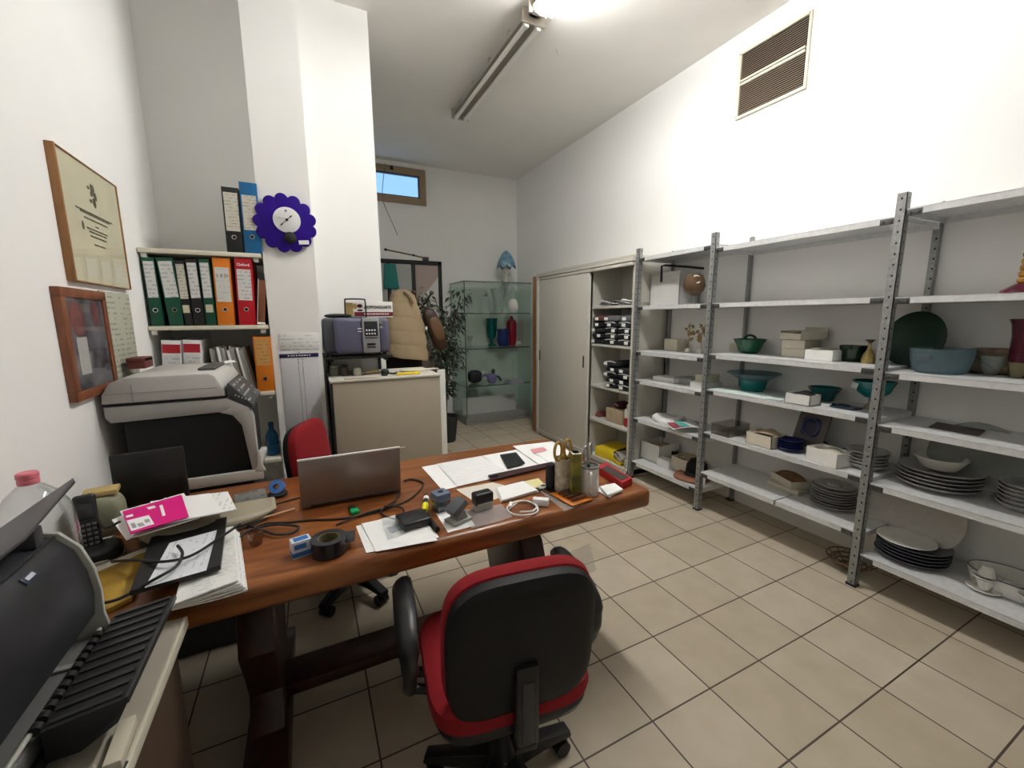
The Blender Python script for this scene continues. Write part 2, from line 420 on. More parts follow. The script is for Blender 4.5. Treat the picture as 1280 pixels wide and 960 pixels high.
# ------------------------------------------------------------------ fluorescent fixtures on the ceiling
HOUS = mat('fixture housing', (.55, .49, .42), .4, metal=.2)
TUBE_OFF = mat('unlit tube', (.84, .83, .78), .3)
TUBE_ON = mat('lit tube', (1., .995, .975), emit=48.)
def fixture(y0, L, lit, label):
    t = thing('fluorescent_fixture', label, 'ceiling light', (1.5, y0, CZ))
    part(MB().prism([(-.03, 0), (.03, 0), (.036, -.008), (.036, -.05), (-.036, -.05), (-.036, -.008)], 0, L, 'Y'), 'housing', HOUS, t)
    part(MB().prism([(-.066, -.051), (-.07, -.058), (-.066, -.058), (-.06, -.054), (-.01, -.054), (0, -.064), (.01, -.054), (.06, -.054), (.066, -.058), (.07, -.058), (.066, -.051)], .03, L-.03, 'Y'), 'reflector', mat('fixture reflector', (.36, .33, .28), .35), t)
    for x in (-.045, .045):
        part(MB().cyl((x, .05, -.083), (x, L-.05, -.083), .016, n=16), 'tube', TUBE_ON if lit else TUBE_OFF, t)
        for y in (.02, L-.05):
            part(MB().box(x-.016, x+.016, y, y+.03, -.10, -.052, .003), 'lamp_holder', mat('lamp holder', (.8, .78, .74), .4), t)
    for y in (0, L-.02):
        part(MB().box(-.085, .085, y, y+.02, -.085, 0, .004), 'end_cap', HOUS, t)
    for k in range(4):
        part(MB().tube([(-.078, L*(k+.6)/4.4, -.03), (-.094, L*(k+.6)/4.4, -.04), (-.098, L*(k+.6)/4.4, -.062)], .004, 6), 'wire_clip', HOUS, t)
fixture(2.69, 1.5, False, 'unlit twin-tube ceiling fixture, the far one towards the small window')
fixture(1.12, 1.5, True, 'glowing twin-tube ceiling fixture at the top edge, nearer the camera')
one(MB().cyl((0, 0, 0), (.012, .004, -.03), .004, n=8).blob(.009, .009, .006, c=(0, 0, -.004)), 'ceiling_hook', HOUS, 'tiny hook in the ceiling right of the unlit tube fixture', 'hook', at_z(697, 62, CZ-.001))

# ------------------------------------------------------------------ galvanised shelving rack
FX = 2.532                       # front face of the rack
POST_Y = [2.745, 2.02, 1.015, .01]
SH = [[1.925, 1.53, 1.15, .90, .56, .165], [1.90, 1.53, 1.18, .925, .61, .305], [1.925, 1.525, 1.165, .90, .59, .195]]
rack = thing('metal_shelving_rack', 'long galvanised slotted-angle shelving rack along the right wall', 'shelving rack', (FX, 0, 0))
def upright(H, sgn):
    return MB().box(0 if sgn > 0 else -.003, .003 if sgn > 0 else 0, 0, .038, .01, H).box(0 if sgn > 0 else -.038, .038 if sgn > 0 else 0, 0, .003, .01, H)
for y in POST_Y:
    o = part(upright(2.0, 1), 'upright', SLOT, rack, (0, y, 0))
    part(MB().box(-.005, .042, -.005, .043, 0, .014, .003), 'foot', BLACK, o)
    o = part(upright(2.0, -1), 'upright', SLOT, rack, (.405, y, 0))
    part(MB().box(-.042, .005, -.005, .043, 0, .014, .003), 'foot', BLACK, o)
def shelf(L, seam=False):
    b = MB().box(.004, .4, .002, L-.002, -.0025, 0)
    b.box(.004, .0065, .002, L-.002, -.030, -.001).box(.3975, .4, .002, L-.002, -.030, -.001).box(.004, .4, .002, .0045, -.030, -.001).box(.004, .4, L-.0045, L-.002, -.030, -.001)
    b.box(.0065, .018, .002, L-.002, -.031, -.029)
    return b
for i, zs in enumerate(SH):
    L = POST_Y[i]-POST_Y[i+1]
    for z in zs:
        if i == 1 and z == .305:
            part(shelf(L*.545), 'shelf', STEELW, rack, (0, POST_Y[i+1]+L*.455+.004, z)); part(shelf(L*.455), 'shelf', STEELW, rack, (0, POST_Y[i+1], z))
        else: part(shelf(L), 'shelf', STEELW, rack, (0, POST_Y[i+1], z))
        for y in (POST_Y[i+1]+.04, POST_Y[i]-.06):
            part(MB().box(.002, .0045, 0, .055, -.034, -.006, .001).cyl((-.004, .012, -.02), (.003, .012, -.02), .005, n=8).cyl((-.004, .042, -.02), (.003, .042, -.02), .005, n=8), 'corner_bracket', mat('dark bracket', (.10, .10, .10), .5, metal=.6), rack, (0, y, z))

# ------------------------------------------------------------------ grey sliding-door cabinet
CY0, CY1, CZT = 2.79, 4.42, 1.955
cab = thing('sliding_door_cabinet', 'tall grey metal cabinet with one sliding door closed, beyond the shelving rack', 'cabinet', (2.50, CY0, 0))
CL, CD = CY1-CY0, .435
b = MB().box(.03, CD, 0, .018, 0, CZT).box(.03, CD, CL-.018, CL, 0, CZT).box(CD-.012, CD, 0, CL, 0, CZT).box(.0, CD, -.01, CL, CZT-.02, CZT).box(.03, CD, 0, CL, .0, .05).box(.06, CD, .60, .615, .05, CZT-.02)
part(b, 'carcass', CABG, cab)
part(MB().box(-.006, .03, -.01, CL, CZT-.052, CZT-.022, .003).box(0, .03, 0, CL, CZT-.085, CZT-.056, .003), 'top_rail', CABG, cab)
part(MB().box(0, .05, 0, CL, .03, .06, .003).box(-.004, .012, 0, CL, .06, .075, .002), 'bottom_rail', CABG, cab)
part(MB().box(-.004, .05, CL-.05, CL, .0, CZT-.05, .003), 'end_post', CABG, cab)
CSH = [at_x(765, v, 2.545).z for v in (382, 431.5, 486, 531)]
for z in CSH: part(MB().box(.045, CD-.012, .018, .60, z-.024, z, .002), 'shelf', mat('cabinet shelf', (.56, .55, .51), .45), cab)
d = part(MB().box(.006, .026, .615, CL-.052, .062, CZT-.088, .003), 'door', CABG, cab)
part(MB().box(.004, .03, .60, .618, .062, CZT-.088, .002), 'door_edge', mat('door edge strip', (.60, .585, .53), .4), d)
for y in (.66, CL-.085): part(MB().box(.002, .008, y, y+.022, .93, 1.05, .003), 'handle', BLACK, d)
part(MB().box(.030, .046, .70, CL-.06, .062, CZT-.088, .003), 'door', CABG, cab)

def cspot(u, v, z, inset=.06): return at_x(u, v, 2.50+inset)
DARKS = [mat('black cloth', (.008, .008, .011), .95), mat('ink blue cloth', (.008, .010, .018), .95), mat('charcoal cloth', (.02, .02, .023), .95)]
MAROON = mat('maroon cloth', (.10, .035, .03), .95); GREYC = mat('grey cloth', (.13, .13, .14), .95)
TAG = mat('white tag', (.88, .88, .86), .6)
def garment(x, y, z, w, h, m, label, tag_at=.2, grp=None, lip=True):
    t = thing('folded_garment', label, 'folded clothes', (x, y, z), 0, grp)
    part(MB().blob(.15, w/2, h/2, .45, .3, (.155, 0, h/2)), 'cloth', m, t)
    if lip: part(MB().tube([(.008, -w*.40, h*.86), (.004, -w*.15, h*1.0), (.004, w*.1, h*.98), (.008, w*.38, h*.86)], .005, 6, 3), 'folded_edge', mat('pale fold', (.55, .55, .54), .8), t)
    part(MB().box(-.006, -.002, -w/2+tag_at*w-.024, -w/2+tag_at*w+.024, h*.25, h*.25+.028, .001), 'price_tag', TAG, t)
yA = [3.30, 3.105, 2.915]
nm = ['stack by the sliding door', 'middle stack', 'stack beside the rack']
lev = ['lowest', 'second lowest', 'middle', 'second highest', 'topmost']
for c in range(3):
    z = CSH[1]+.001
    for k in range(5):
        h = .052 if k < 4 else .06
        m = DARKS[(k+c) % 3]; word = 'dark'
        if k == 4: m = [MAROON, GREYC, GREYC][c]; word = ['maroon', 'grey', 'grey'][c]
        garment(2.535+random.uniform(0, .012), yA[c]+random.uniform(-.006, .006), z, .185, h, m, f'{word} folded garment, {lev[k]} on the upper clothes shelf, {nm[c]}', random.choice((.25, .5, .8)), 'folded clothes on the upper cabinet shelf', k in (0, 1, 2, 3) and c > 0)
        z += h+.001
nm2 = ['left of the two stacks', 'stack beside the rack']
lev4 = ['lowest', 'second lowest', 'second highest', 'topmost']
for c, y in enumerate((3.09, 2.905)):
    z = CSH[2]+.001
    for k in range(5 - (c == 1)):
        garment(2.535+random.uniform(0, .012), y, z, .175, .05, DARKS[(k+c+1) % 3], f'dark folded garment, {lev4[k] if c else lev[k]} on the lower clothes shelf, {nm2[c]}', random.choice((.3, .6, .85)), 'folded clothes on the lower cabinet shelf', k % 2 == 0)
        z += .051
# papers on the top cabinet shelf
for k, (y, rz, m, lab) in enumerate([(3.24, .3, 'grey papers', 'loose grey papers by the sliding door on the top cabinet shelf'), (3.06, -.4, 'grey papers', 'crumpled grey papers midway along the top cabinet shelf'), (2.92, .15, 'pale papers', 'pale papers by the rack post on the top cabinet shelf')]):
    mm = mat(m, (.36, .36, .36) if m[0] == 'g' else (.66, .66, .64), .8)
    q = MB()
    for j in range(4): q.sheet(.17, .24, .0015, 10, 10, .05, k*7+j*3, Matrix.Translation((0, 0, j*.004)) @ Matrix.Rotation(j*.2, 4, 'Z'))
    one(q, 'paper_pile', mm, lab, 'papers', (2.69, y, CSH[0]+.001), rz, 'papers on the top cabinet shelf')
# lower cabinet shelf
x = 2.60
p0, p1 = at_x(757, 525, x), at_x(777, 525, x)
tw = p0.y-p1.y
one(MB().box(0, .22, -tw, 0, 0, .135, .004), 'cardboard_box', TAN, 'brown cardboard box between bottles on the lowest inside cabinet shelf', 'box', (x, p0.y, CSH[3]+.001))
t = thing('plush_bundle', 'dark red bundle on the brown cardboard box in the cabinet', 'bundle', (2.70, (p0.y+p1.y)/2, CSH[3]+.137))
part(MB().blob(.08, .055, .035, .8, .8, (0, 0, .034)), 'body', mat('dark red cloth', (.06, .012, .014), .9), t)
part(MB().tube([(-.075, -.03, .035), (-.082, 0, .05), (-.075, .03, .035)], .006, 6, 3), 'drawstring', TAN, t)
def carton_bottle(u0, u1, c, capc, label, H):
    a, b2 = at_x(u0, 535, 2.59), at_x(u1, 535, 2.59); r = (a.y-b2.y)/2*.85
    t = thing('spray_bottle', label, 'bottle', (2.60+r, (a.y+b2.y)/2, CSH[3]+.001), 0, 'bottles on the lowest inside cabinet shelf')
    part(MB().lathe([(r*.9, 0), (r, .006), (r, H*.40)], 20, cap=True), 'base_band', c, t)
    part(MB().lathe([(r, H*.40+.0005), (r, H*.74), (r*.5, H*.84), (r*.42, H*.86)], 20), 'body', capc, t)
    part(MB().lathe([(r*.5, H*.86), (r*.5, H*.97), (r*.3, H)], 16), 'cap', capc, t)
carton_bottle(776, 784, mat('label red', (.45, .02, .02), .5), mat('bottle white', (.7, .68, .6), .4), 'slim white bottle with a red band beside the brown box', .21)
carton_bottle(783, 793, mat('label green', (.02, .14, .05), .5), mat('bottle white', (.7, .68, .6), .4), 'white bottle with a green band, nearest the rack post', .23)
p = at_x(742, 519, 2.62)
one(MB().box(0, .18, -.09, 0, 0, .03, .003).box(.01, .17, -.085, -.005, .03, .045, .003), 'carton', mat('dull red card', (.22, .06, .05), .8), 'low dull red carton by the sliding door on the lowest inside cabinet shelf', 'box', (2.62, p.y, CSH[3]+.001))
# bottom of the cabinet
YEL = mat('yellow plastic', (.80, .58, .02), .45)
yb = .051
for k, (y, rz, w_, d_, h_, lab) in enumerate([(3.20, .25, .30, .22, .10, 'thick yellow file lying at the back of the cabinet floor'), (2.97, -.2, .30, .20, .035, 'thin yellow folder lying nearest the rack on the cabinet floor')]):
    t = thing('yellow_folder', lab, 'folder', (2.71, y, yb), rz, 'yellow folders on the cabinet floor')
    part(MB().box(-w_/2, w_/2, -d_/2, d_/2, 0, .004, .001).box(-w_/2, -w_/2+.006, -d_/2, d_/2, .004, h_-.004, .001).box(-w_/2, w_/2, -d_/2, d_/2, h_-.004, h_, .001), 'cover', YEL, t)
    part(MB().box(-w_/2+.007, w_/2-.01, -d_/2+.008, d_/2-.008, .005, h_-.005), 'pages', mat('brownish pages', (.30, .24, .10), .9), t)
one(MB().sheet(.26, .2, .02, 10, 10, .05, 3).sheet(.24, .18, .01, 8, 8, .05, 8, Matrix.Translation((0.01, 0, .02))), 'paper_bag', mat('grey wrap', (.42, .38, .33), .8), 'crumpled grey wrapping on the thin yellow folder in the cabinet', 'wrapping', (2.70, 2.97, yb+.037), -.3)
one(MB().blob(.03, .03, .045, .6, 1, (0, 0, .045)), 'ornament', mat('pale ornament', (.5, .48, .42), .5), 'small pale ornament by the rack post on the cabinet floor', 'ornament', (2.58, 2.845, yb))

# ------------------------------------------------------------------ glass showcase in the far corner
gl = thing('glass_showcase', 'glass display showcase with three shelves in the far corner', 'display cabinet', (1.86, 5.18, 0))
GW, GD, GH = .98, .56, 1.90
GP = pane_mat('showcase glass', (.91, .965, .94), .02, 1.0)
GE = mat('green glass edge', (.02, .06, .05), .2)
part(MB().box(0, .006, 0, GD, .10, GH), 'side_pane', GP, gl); part(MB().box(GW-.006, GW, 0, GD, .10, GH), 'side_pane', GP, gl)
part(MB().box(0, .009, -.004, .005, .10, GH), 'pane_edge', GE, gl)
part(MB().box(.0, .005, GD-.004, GD+.004, .10, GH), 'pane_edge', GE, gl)
part(MB().box(.008, GW-.008, GD-.006, GD, .10, GH), 'back_pane', pane_mat('back pane', (.9, .93, .91), .03), gl)
part(MB().box(-.01, GW+.01, -.01, GD+.01, GH, GH+.010), 'top_pane', GP, gl)
part(MB().box(-.01, GW+.01, -.014, -.008, GH, GH+.010).box(-.014, -.008, -.01, GD+.01, GH, GH+.010), 'top_edge', GE, gl)
GS = [at_y(620, v, 5.18).z for v in (391.5, 435, 481)]
for z in GS:
    o = part(MB().box(.01, GW-.008, .01, GD-.01, z-.008, z), 'shelf', GP, gl)
    part(MB().box(.01, GW-.008, .006, .0105, z-.010, z+.001).box(.0065, .0098, .01, GD-.01, z-.010, z+.001), 'shelf_edge', GE, o)
part(MB().box(-.01, GW, .0, GD, .0, .03, .003).box(.0, GW-.01, .02, GD-.01, .03, .10, .003), 'plinth', mat('showcase plinth', (.25, .245, .23), .4), gl)
part(MB().box(.012, GW*.86, .12, .128, .11, .36, m=Matrix.Translation((0, .05, 0)) @ Matrix.Rotation(R(-12), 4, 'X')), 'lower_flap', mat('pale flap', (.45, .46, .44), .3), gl)
part(MB().cyl((GW*.45, -.012, GH-.02), (GW*.45, .0, GH-.02), .012, n=12), 'lock', CHROME, gl)
def gspot(u0, u1, vb, vt, zs): return seat(u0, u1, vb, vt, zs)
def vessel(name, label, cat, u0, u1, vb, vt, zs, prof, m, group=None, extra=None, sy=1., rz=0., loc=None, smooth=40):
    """prof in units of radius / height"""
    x, y, r, h = seat(u0, u1, vb, vt, zs)
    if loc: x, y = loc
    o = one(MB().lathe([(a*r, b_*h) for a, b_ in prof], 36, sx=1, sy=sy, cap=False), name, m, label, cat, (x, y, zs+.001), rz, group, smooth=smooth)
    return o, x, y, r, h
z1 = GS[0]
SEAT = ('y', 5.30, 5.60)
vessel('glass_bottle', 'clear stoppered glass bottle on the upper showcase shelf, leftmost', 'bottle', 583, 592, 388, 366, z1, [(0, 0), (.9, 0), (1, .1), (1, .4), (.35, .6), (.3, .85), (.5, .87), (.5, 1), (0, 1)], CLEARG)
o, x, y, r, h = vessel('glass_decanter', 'clear glass decanter with a pointed stopper on the upper showcase shelf', 'decanter', 601, 614, 388, 364, z1, [(0, 0), (.95, 0), (1, .12), (.8, .45), (.35, .65), (.3, .72), (.3, .75)], CLEARG)
one(MB().lathe([(0, 0), (r*.25, 0), (r*.4, h*.1), (r*.1, h*.24), (0, h*.25)], 20), 'glass_stopper', mat('grey stopper', (.2, .2, .19), .2), 'dark pointed stopper on the clear glass decanter', 'stopper', (x, y, z1+.001+h*.76))
vessel('glass_vase', 'tall flared clear glass vase in the middle of the upper showcase shelf', 'vase', 613, 633, 388, 361, z1, [(0, 0), (.5, 0), (.55, .05), (.6, .5), (1, 1), (.95, 1), (.55, .5), (.5, .08), (0, .08)], CLEARG)
vessel('bottle_vase', 'round bellied vase with a white lower half on the upper showcase shelf', 'vase', 635, 648, 389, 374, z1, [(0, 0), (.4, 0), (.9, .2), (1, .5), (.85, .8), (.4, 1), (0, 1)], mat('milk glass', (.75, .74, .70), .2))
x, y, r, h = seat(635, 648, 389, 359, z1)
one(MB().lathe([(r*.38, 0), (r*.45, h*.12), (r*.7, h*.32), (r*.3, h*.46), (r*.35, h*.5)], 24, cap=False), 'glass_neck', CLEARG, 'clear glass globe standing on the white bellied vase', 'glass globe', (x, y, z1+.002+h*.5))
z2 = GS[1]
TEAL = glass_mat('teal glass', (.0, .16, .15), .62)
REDG = mat('red glass', (.28, .004, .02), .12, coat=.5)
BLUEG = glass_mat('blue glass', (.02, .045, .22), .6)
vessel('wine_glass', 'small clear stemmed glass low at the left of the middle showcase shelf', 'glass', 584, 592, 432, 420, z2, [(0, 0), (.8, 0), (.8, .05), (.15, .1), (.12, .5), (.7, .6), (1, 1), (.95, 1), (.6, .64), (0, .58)], CLEARG)
vessel('teal_vase', 'tall teal glass vase on a clear foot in the glass showcase', 'vase', 608, 622, 432, 398, z2, [(0, 0), (.75, 0), (.7, .04), (.2, .1), (.25, .2), (.7, .32), (.85, .5), (1, 1), (.94, 1), (.78, .5), (0, .3)], TEAL)
vessel('blue_vase', 'short blue glass vase between the teal and red vases', 'vase', 621, 637, 433, 411, z2, [(0, 0), (.7, 0), (.9, .15), (1, .4), (.85, .75), (1, 1), (.94, 1), (.78, .75), (.9, .4), (0, .1)], BLUEG)
vessel('red_vase', 'tall deep red capped glass vase in the showcase', 'vase', 633, 646, 429, 395, z2, [(0, 0), (.85, 0), (.95, .05), (1, .75), (.8, .84), (.35, .9), (.3, .97), (.1, 1), (0, 1)], REDG)
x, y, r, h = seat(638, 653, 429, 421, z2)
one(MB().box(-.05, .05, -.03, .03, 0, .05, .002), 'white_box', WCARD, 'small white box in front of the red showcase vase', 'box', (x, y-.03, z2+.001), .1)
z3 = GS[2]
t = thing('toy_figure', 'lilac and black toy figure in the lower showcase', 'figure', tuple(at_z(615, 479, z3)))
LIL = mat('lilac plastic', (.18, .15, .30), .5)
part(MB().blob(.07, .05, .07, .7, .7, (0, 0, .07)), 'body', LIL, t); part(MB().blob(.03, .03, .035, c=(.02, 0, .17)), 'head', DGREY, t)
part(MB().tube([(-.05, 0, .10), (-.12, -.02, .13), (-.16, -.03, .10)], .018, 8, 3), 'arm', LIL, t); part(MB().tube([(.05, 0, .10), (.10, -.02, .08), (.12, -.04, .03)], .018, 8, 3), 'arm', DGREY, t)
q = at_z(597, 479, z3)
one(MB().blob(.10, .08, .09, .7, .7, (0, 0, .09)), 'black_bag', mat('black nylon', (.012, .012, .018), .6), 'black soft bag beside the lilac toy in the showcase', 'bag', (q.x-.02, q.y+.05, z3+.001))
q = at_z(646, 480, z3)
one(MB().box(-.12, .12, -.08, .08, 0, .03, .004).box(-.1, .08, -.07, .07, .03, .055, .004), 'flat_box', mat('lilac grey card', (.32, .31, .36), .6), 'flat lilac grey box on the right of the lower showcase shelf', 'box', (q.x, q.y+.08, z3+.001), .15)
SEAT = ('y', 5.35, 5.6)
# mushroom lamp on the showcase
x, y, r, h = seat(621, 645, 351, 313, GH+.01)
lp = thing('table_lamp', 'small table lamp with a blue mushroom shade on top of the glass showcase', 'lamp', (x, y, GH+.011))
part(MB().lathe([(0, 0), (r*.5, 0), (r*.5, .01), (r*.14, .03), (r*.12, h*.6), (0, h*.6)], 20), 'base', mat('lamp white', (.62, .60, .55), .3), lp)
sh = MB(); N = 40; prof = [(1.0, .50), (.98, .56), (.78, .72), (.45, .9), (.12, .99), (0, 1.)]
rings = []
for a_, z_ in prof:
    if a_ == 0: rings.append([sh.bm.verts.new((0, 0, z_*h))]); continue
    rings.append([sh.bm.verts.new((r*a_*(1+.07*math.cos(8*2*PI*i/N)*(a_ > .7))*math.cos(2*PI*i/N), r*a_*(1+.07*math.cos(8*2*PI*i/N)*(a_ > .7))*math.sin(2*PI*i/N), z_*h-(.05*h*math.cos(8*2*PI*i/N) if a_ > .95 else 0))) for i in range(N)])
for ra, rb in zip(rings, rings[1:]):
    for i in range(N):
        if len(rb) == 1: sh.bm.faces.new((ra[i], ra[(i+1) % N], rb[0]))
        else: sh.bm.faces.new((ra[i], ra[(i+1) % N], rb[(i+1) % N], rb[i]))
part(sh, 'shade', mat('blue mottled glass', (.05, .22, .36), .3, c2=(.30, .42, .48), noise_scale=22), lp)
x2 = x+.05
one(MB().box(-.05, .05, -.04, .04, 0, .15, .006), 'white_carton', mat('off white card', (.58, .56, .50), .7), 'off-white carton behind the blue lamp on the showcase top', 'box', (x+.06, y+.12, GH+.011))
# ------------------------------------------------------------------ things on the rack
B1, B2, B3 = SH
SEAT = ('x', 2.56, 2.74)
GREEN = glass_mat('bottle green glass', (.006, .10, .04), .80)
DGREEN = glass_mat('dark green glass', (.002, .020, .009), .92, .2)
TEALB = glass_mat('teal bowl glass', (.006, .22, .225), .72)
TEALD = glass_mat('deep teal glass', (.004, .13, .145), .75)
AQUA = glass_mat('pale blue glass', (.36, .48, .53), .22, .1)
NAVY = glass_mat('cobalt glass', (.008, .018, .11), .85)
AMBER = mat('amber glass', (.42, .20, .03), .2, coat=.4, noise_amt=.5, noise_scale=30)
BURG = mat('burgundy glass', (.085, .008, .022), .18, coat=.4)
GOLDV = mat('gold glass', (.46, .33, .12), .3, metal=.3, noise_amt=.3, noise_scale=40)
def boxat(name, label, cat, u0, u1, vb, vt, zs, depth, m, rz=0., open_=None, inner=None, lid=None, group=None, yoff=0., xoff=0.):
    """carton standing on a shelf with its front face seen from the left"""
    p = at_z((u0+u1)/2, vb, zs)
    if zs > .85: p = at_x((u0+u1)/2, vb, 2.90-depth if (p.x < 0 or p.x > 2.90-depth) else max(2.545, p.x)); p.z = zs
    a, b = at_x(u0, vb, p.x), at_x(u1, vb, p.x); w = a.y-b.y
    h = at_x((u0+u1)/2, vt, p.x).z - zs
    cx, cy = p.x+depth/2+xoff, (a.y+b.y)/2+yoff
    if open_ is None:
        return one(MB().box(-depth/2, depth/2, -w/2, w/2, 0, h, .0015), name, m, label, cat, (cx, cy, zs+.001), rz, group), cx, cy, w, h
    t = thing(name, label, cat, (cx, cy, zs+.001), rz, group)
    k = .004
    part(MB().box(-depth/2, depth/2, -w/2, w/2, 0, k).box(-depth/2, -depth/2+k, -w/2, w/2, 0, h).box(depth/2-k, depth/2, -w/2, w/2, 0, h).box(-depth/2, depth/2, -w/2, -w/2+k, 0, h).box(-depth/2, depth/2, w/2-k, w/2, 0, h), 'tray', m, t)
    if inner: part(MB().sheet(depth-.012, w-.012, .004, 10, 10, min(h*.8, .04), 5), 'filling', inner, t, (0, 0, h*open_))
    return t, cx, cy, w, h

# --- first bay (furthest)
LB = mat('pale grey box', (.50, .49, .47), .55)
t, cx, cy, w, h = boxat('archive_box', 'large pale grey box with a black strap near the top of the furthest rack bay', 'box', 812, 848, 382, 341, B1[1], .22, LB, open_=.9)
part(MB().box(-.112, .112, -w/2-.002, w/2+.002, h-.001, h+.004, .002).box(-.113, -.109, -w/2-.002, w/2+.002, h-.03, h, .001), 'lid', LB, t)
part(MB().tube([(-.116, w*.1, h*.72), (-.118, w*.1, h+.055), (-.10, w*.05, h+.06), (.0, -w*.45, h+.035), (.06, -w*.75, h+.015)], .009, 8), 'strap', MBLACK, t, label='black strap')
x, y, r, h = seat(852, 881, 377, 344, B1[1])
t = thing('glass_goblet', 'brown-tinted glass goblet on a clear foot beside the grey box', 'goblet', (x, y, B1[1]+.001))
part(MB().lathe([(0, 0), (r*.5, 0), (r*.5, .006), (r*.12, .014), (r*.12, h*.22), (r*.3, h*.28)], 30), 'foot', CLEARG, t)
part(MB().lathe([(0, h*.27), (r*.4, h*.30), (r*.85, h*.45), (r, h*.62), (r*.92, h*.82), (r*.72, h), (r*.70, h), (r*.9, h*.82), (r*.97, h*.62), (r*.8, h*.46), (0, h*.3)], 36, cap=False), 'bowl', glass_mat('smoky brown glass', (.23, .14, .08), .5), t)
part(MB().tube([(-r*.7, -r*.2, h*.8), (-r*.5, -r*.6, h*.95), (-r*.1, -r*.75, h*.85), (-r*.5, -r*.8, h*.7)], .006, 6, 4, True), 'ribbon', WCARD, t)
boxat('cream_box', 'small cream box left of the dried flowers in the furthest bay', 'box', 830, 846, 434, 424, B1[2], .11, CARD)
x, y, r, h = seat(855, 880, 438, 399, B1[2])
for k, (dx, dy, hh, lab) in enumerate([(.0, .055, 1.0, 'taller of two tan dried-flower stems in the furthest bay'), (.02, -.05, .82, 'shorter tan dried-flower stem beside the rack post')]):
    t = thing('dried_flower_ornament', lab, 'ornament', (x+dx, y+dy, B1[2]+.001), 0, 'dried flower ornaments')
    part(MB().box(-.02, .02, -.02, .02, 0, .03, .004), 'base', WCARD, t)
    q = MB().tube([(0, 0, .03), (.005, .006, h*hh*.5), (0, -.004, h*hh*.9)], .003, 6, 3)
    part(q, 'stem', mat('tan stem', (.30, .20, .08), .8), t)
    q = MB()
    for j in range(16):
        a = random.uniform(0, 6.3); zz = random.uniform(.35, 1)*h*hh; rr = random.uniform(.012, .034)
        q.blob(.014, .006, .017, 1, 1, (0, 0, 0), 8, 5, Matrix.Translation((rr*math.cos(a), rr*math.sin(a), zz)) @ Matrix.Rotation(a, 4, 'Z') @ Matrix.Rotation(random.uniform(-1, 1), 4, 'X'))
    part(q, 'petals', mat('dried petals', (.48, .33, .15), .75, noise_amt=.4), t)
boxat('papers_bundle', 'flat white booklet at the left of the third shelf in the furthest bay', 'booklet', 816, 842, 477, 472, B1[3], .16, PAPER)
boxat('papers_bundle', 'flat grey booklet in the middle of the third shelf of the furthest bay', 'booklet', 842, 864, 479, 473, B1[3], .18, mat('grey paper', (.4, .4, .39), .8))
o, cx, cy, w, h = boxat('flat_white_box', 'low wide white carton by the post in the furthest bay', 'box', 862, 885, 486, 478, B1[3], .15, WCARD)
one(MB().box(-.06, .06, -.07, .05, 0, .055, .002), 'cream_box', CARD, 'cream box sitting on the low wide white carton', 'box', (cx, cy, B1[3]+h+.002))
p = at_z(818, 527, B1[4]); q = at_z(850, 543, B1[4])
one(MB().sheet(.28, .20, .02, 16, 10, .05, 2, curl=lambda a, b: .02*math.sin(a*5)), 'crumpled_paper', PAPER, 'crumpled white wrapping paper on the fourth shelf of the furthest bay', 'paper', (p.x+.14, p.y-.06, B1[4]+.001), .2)
t = thing('magazine', 'open leaflet with teal and red panels hanging over the fourth shelf edge', 'magazine', (q.x+.12, q.y+.06, B1[4]+.028), R(-28))
part(MB().sheet(.24, .17, .003, 14, 8, .0, 1, curl=lambda a, b: .02*math.sin(a*3)), 'pages', print_mat('leaflet page', (.8, .8, .78), (.3, .3, .3), .012, 'Y'), t)
part(MB().sheet(.07, .15, .001, 6, 6, .0, 1), 'teal_panel', mat('teal print', (.12, .42, .38), .6), t, (-.03, 0, .026))
part(MB().sheet(.05, .15, .001, 6, 6, .0, 1), 'red_panel', mat('red print', (.45, .06, .09), .6), t, (-.09, 0, .018))
x, y, r, h = seat(866, 874, 530, 521, B1[4])
one(MB().blob(r, r, r, 1, 1, (0, 0, r)), 'steel_ball', mat('dull steel', (.5, .5, .5), .3, metal=.8), 'small dull silver ball by the rack post on the fourth shelf', 'ball', (x, y, B1[4]+.001))
boxat('white_box', 'tall open white box at the left of the bottom shelf, furthest bay', 'box', 800, 824, 576, 554, B1[5], .24, WCARD, open_=.6, inner=TAN)
boxat('white_box', 'little white box in front of the open boxes on the bottom shelf', 'box', 822, 837, 584, 574, B1[5], .08, WCARD, xoff=-.01)
x, y, r, h = seat(829, 843, 575, 560, B1[5])
t = thing('lens_part', 'black optical lens behind the little white box', 'lens', (x+.08, y+.02, B1[5]+.001))
part(MB().lathe([(0, 0), (.045, 0), (.045, .05), (.037, .055), (.037, .10), (.03, .10), (.028, .07), (0, .07)], 24), 'barrel', BLACK, t)
part(MB().lathe([(.046, .01), (.049, .012), (.049, .04), (.046, .042)], 24, cap=False), 'grip_ring', DGREY, t)
boxat('tan_tray_box', 'open tan box with brown contents on the bottom shelf, furthest bay', 'box', 838, 860, 590, 573, B1[5], .18, CARD, open_=.75, inner=TAN)
x, y, r, h = seat(856, 884, 600, 577, B1[5])
t = thing('felt_hat', 'black round cap on the brown slab at the rack post', 'cap', (x, y, B1[5]+.030), .3)
part(MB().lathe([(0, 0), (r, 0), (r, .03), (r*.92, h*.6), (r*.6, h*.9), (0, h*.95)], 28), 'crown', mat('black felt', (.01, .01, .012), .95), t)
part(MB().blob(r*.75, r*.8, .008, 1, .8, (-r*.75, 0, .012)), 'peak', MBLACK, t)
one(MB().blob(.14, .13, .013, .5, .7, (0, 0, .013)), 'leather_slab', mat('reddish leather', (.30, .13, .08), .6), 'reddish brown leather slab under the black cap, poking over the shelf', 'leather piece', (x-.05, y-.005, B1[5]+.001), .3)
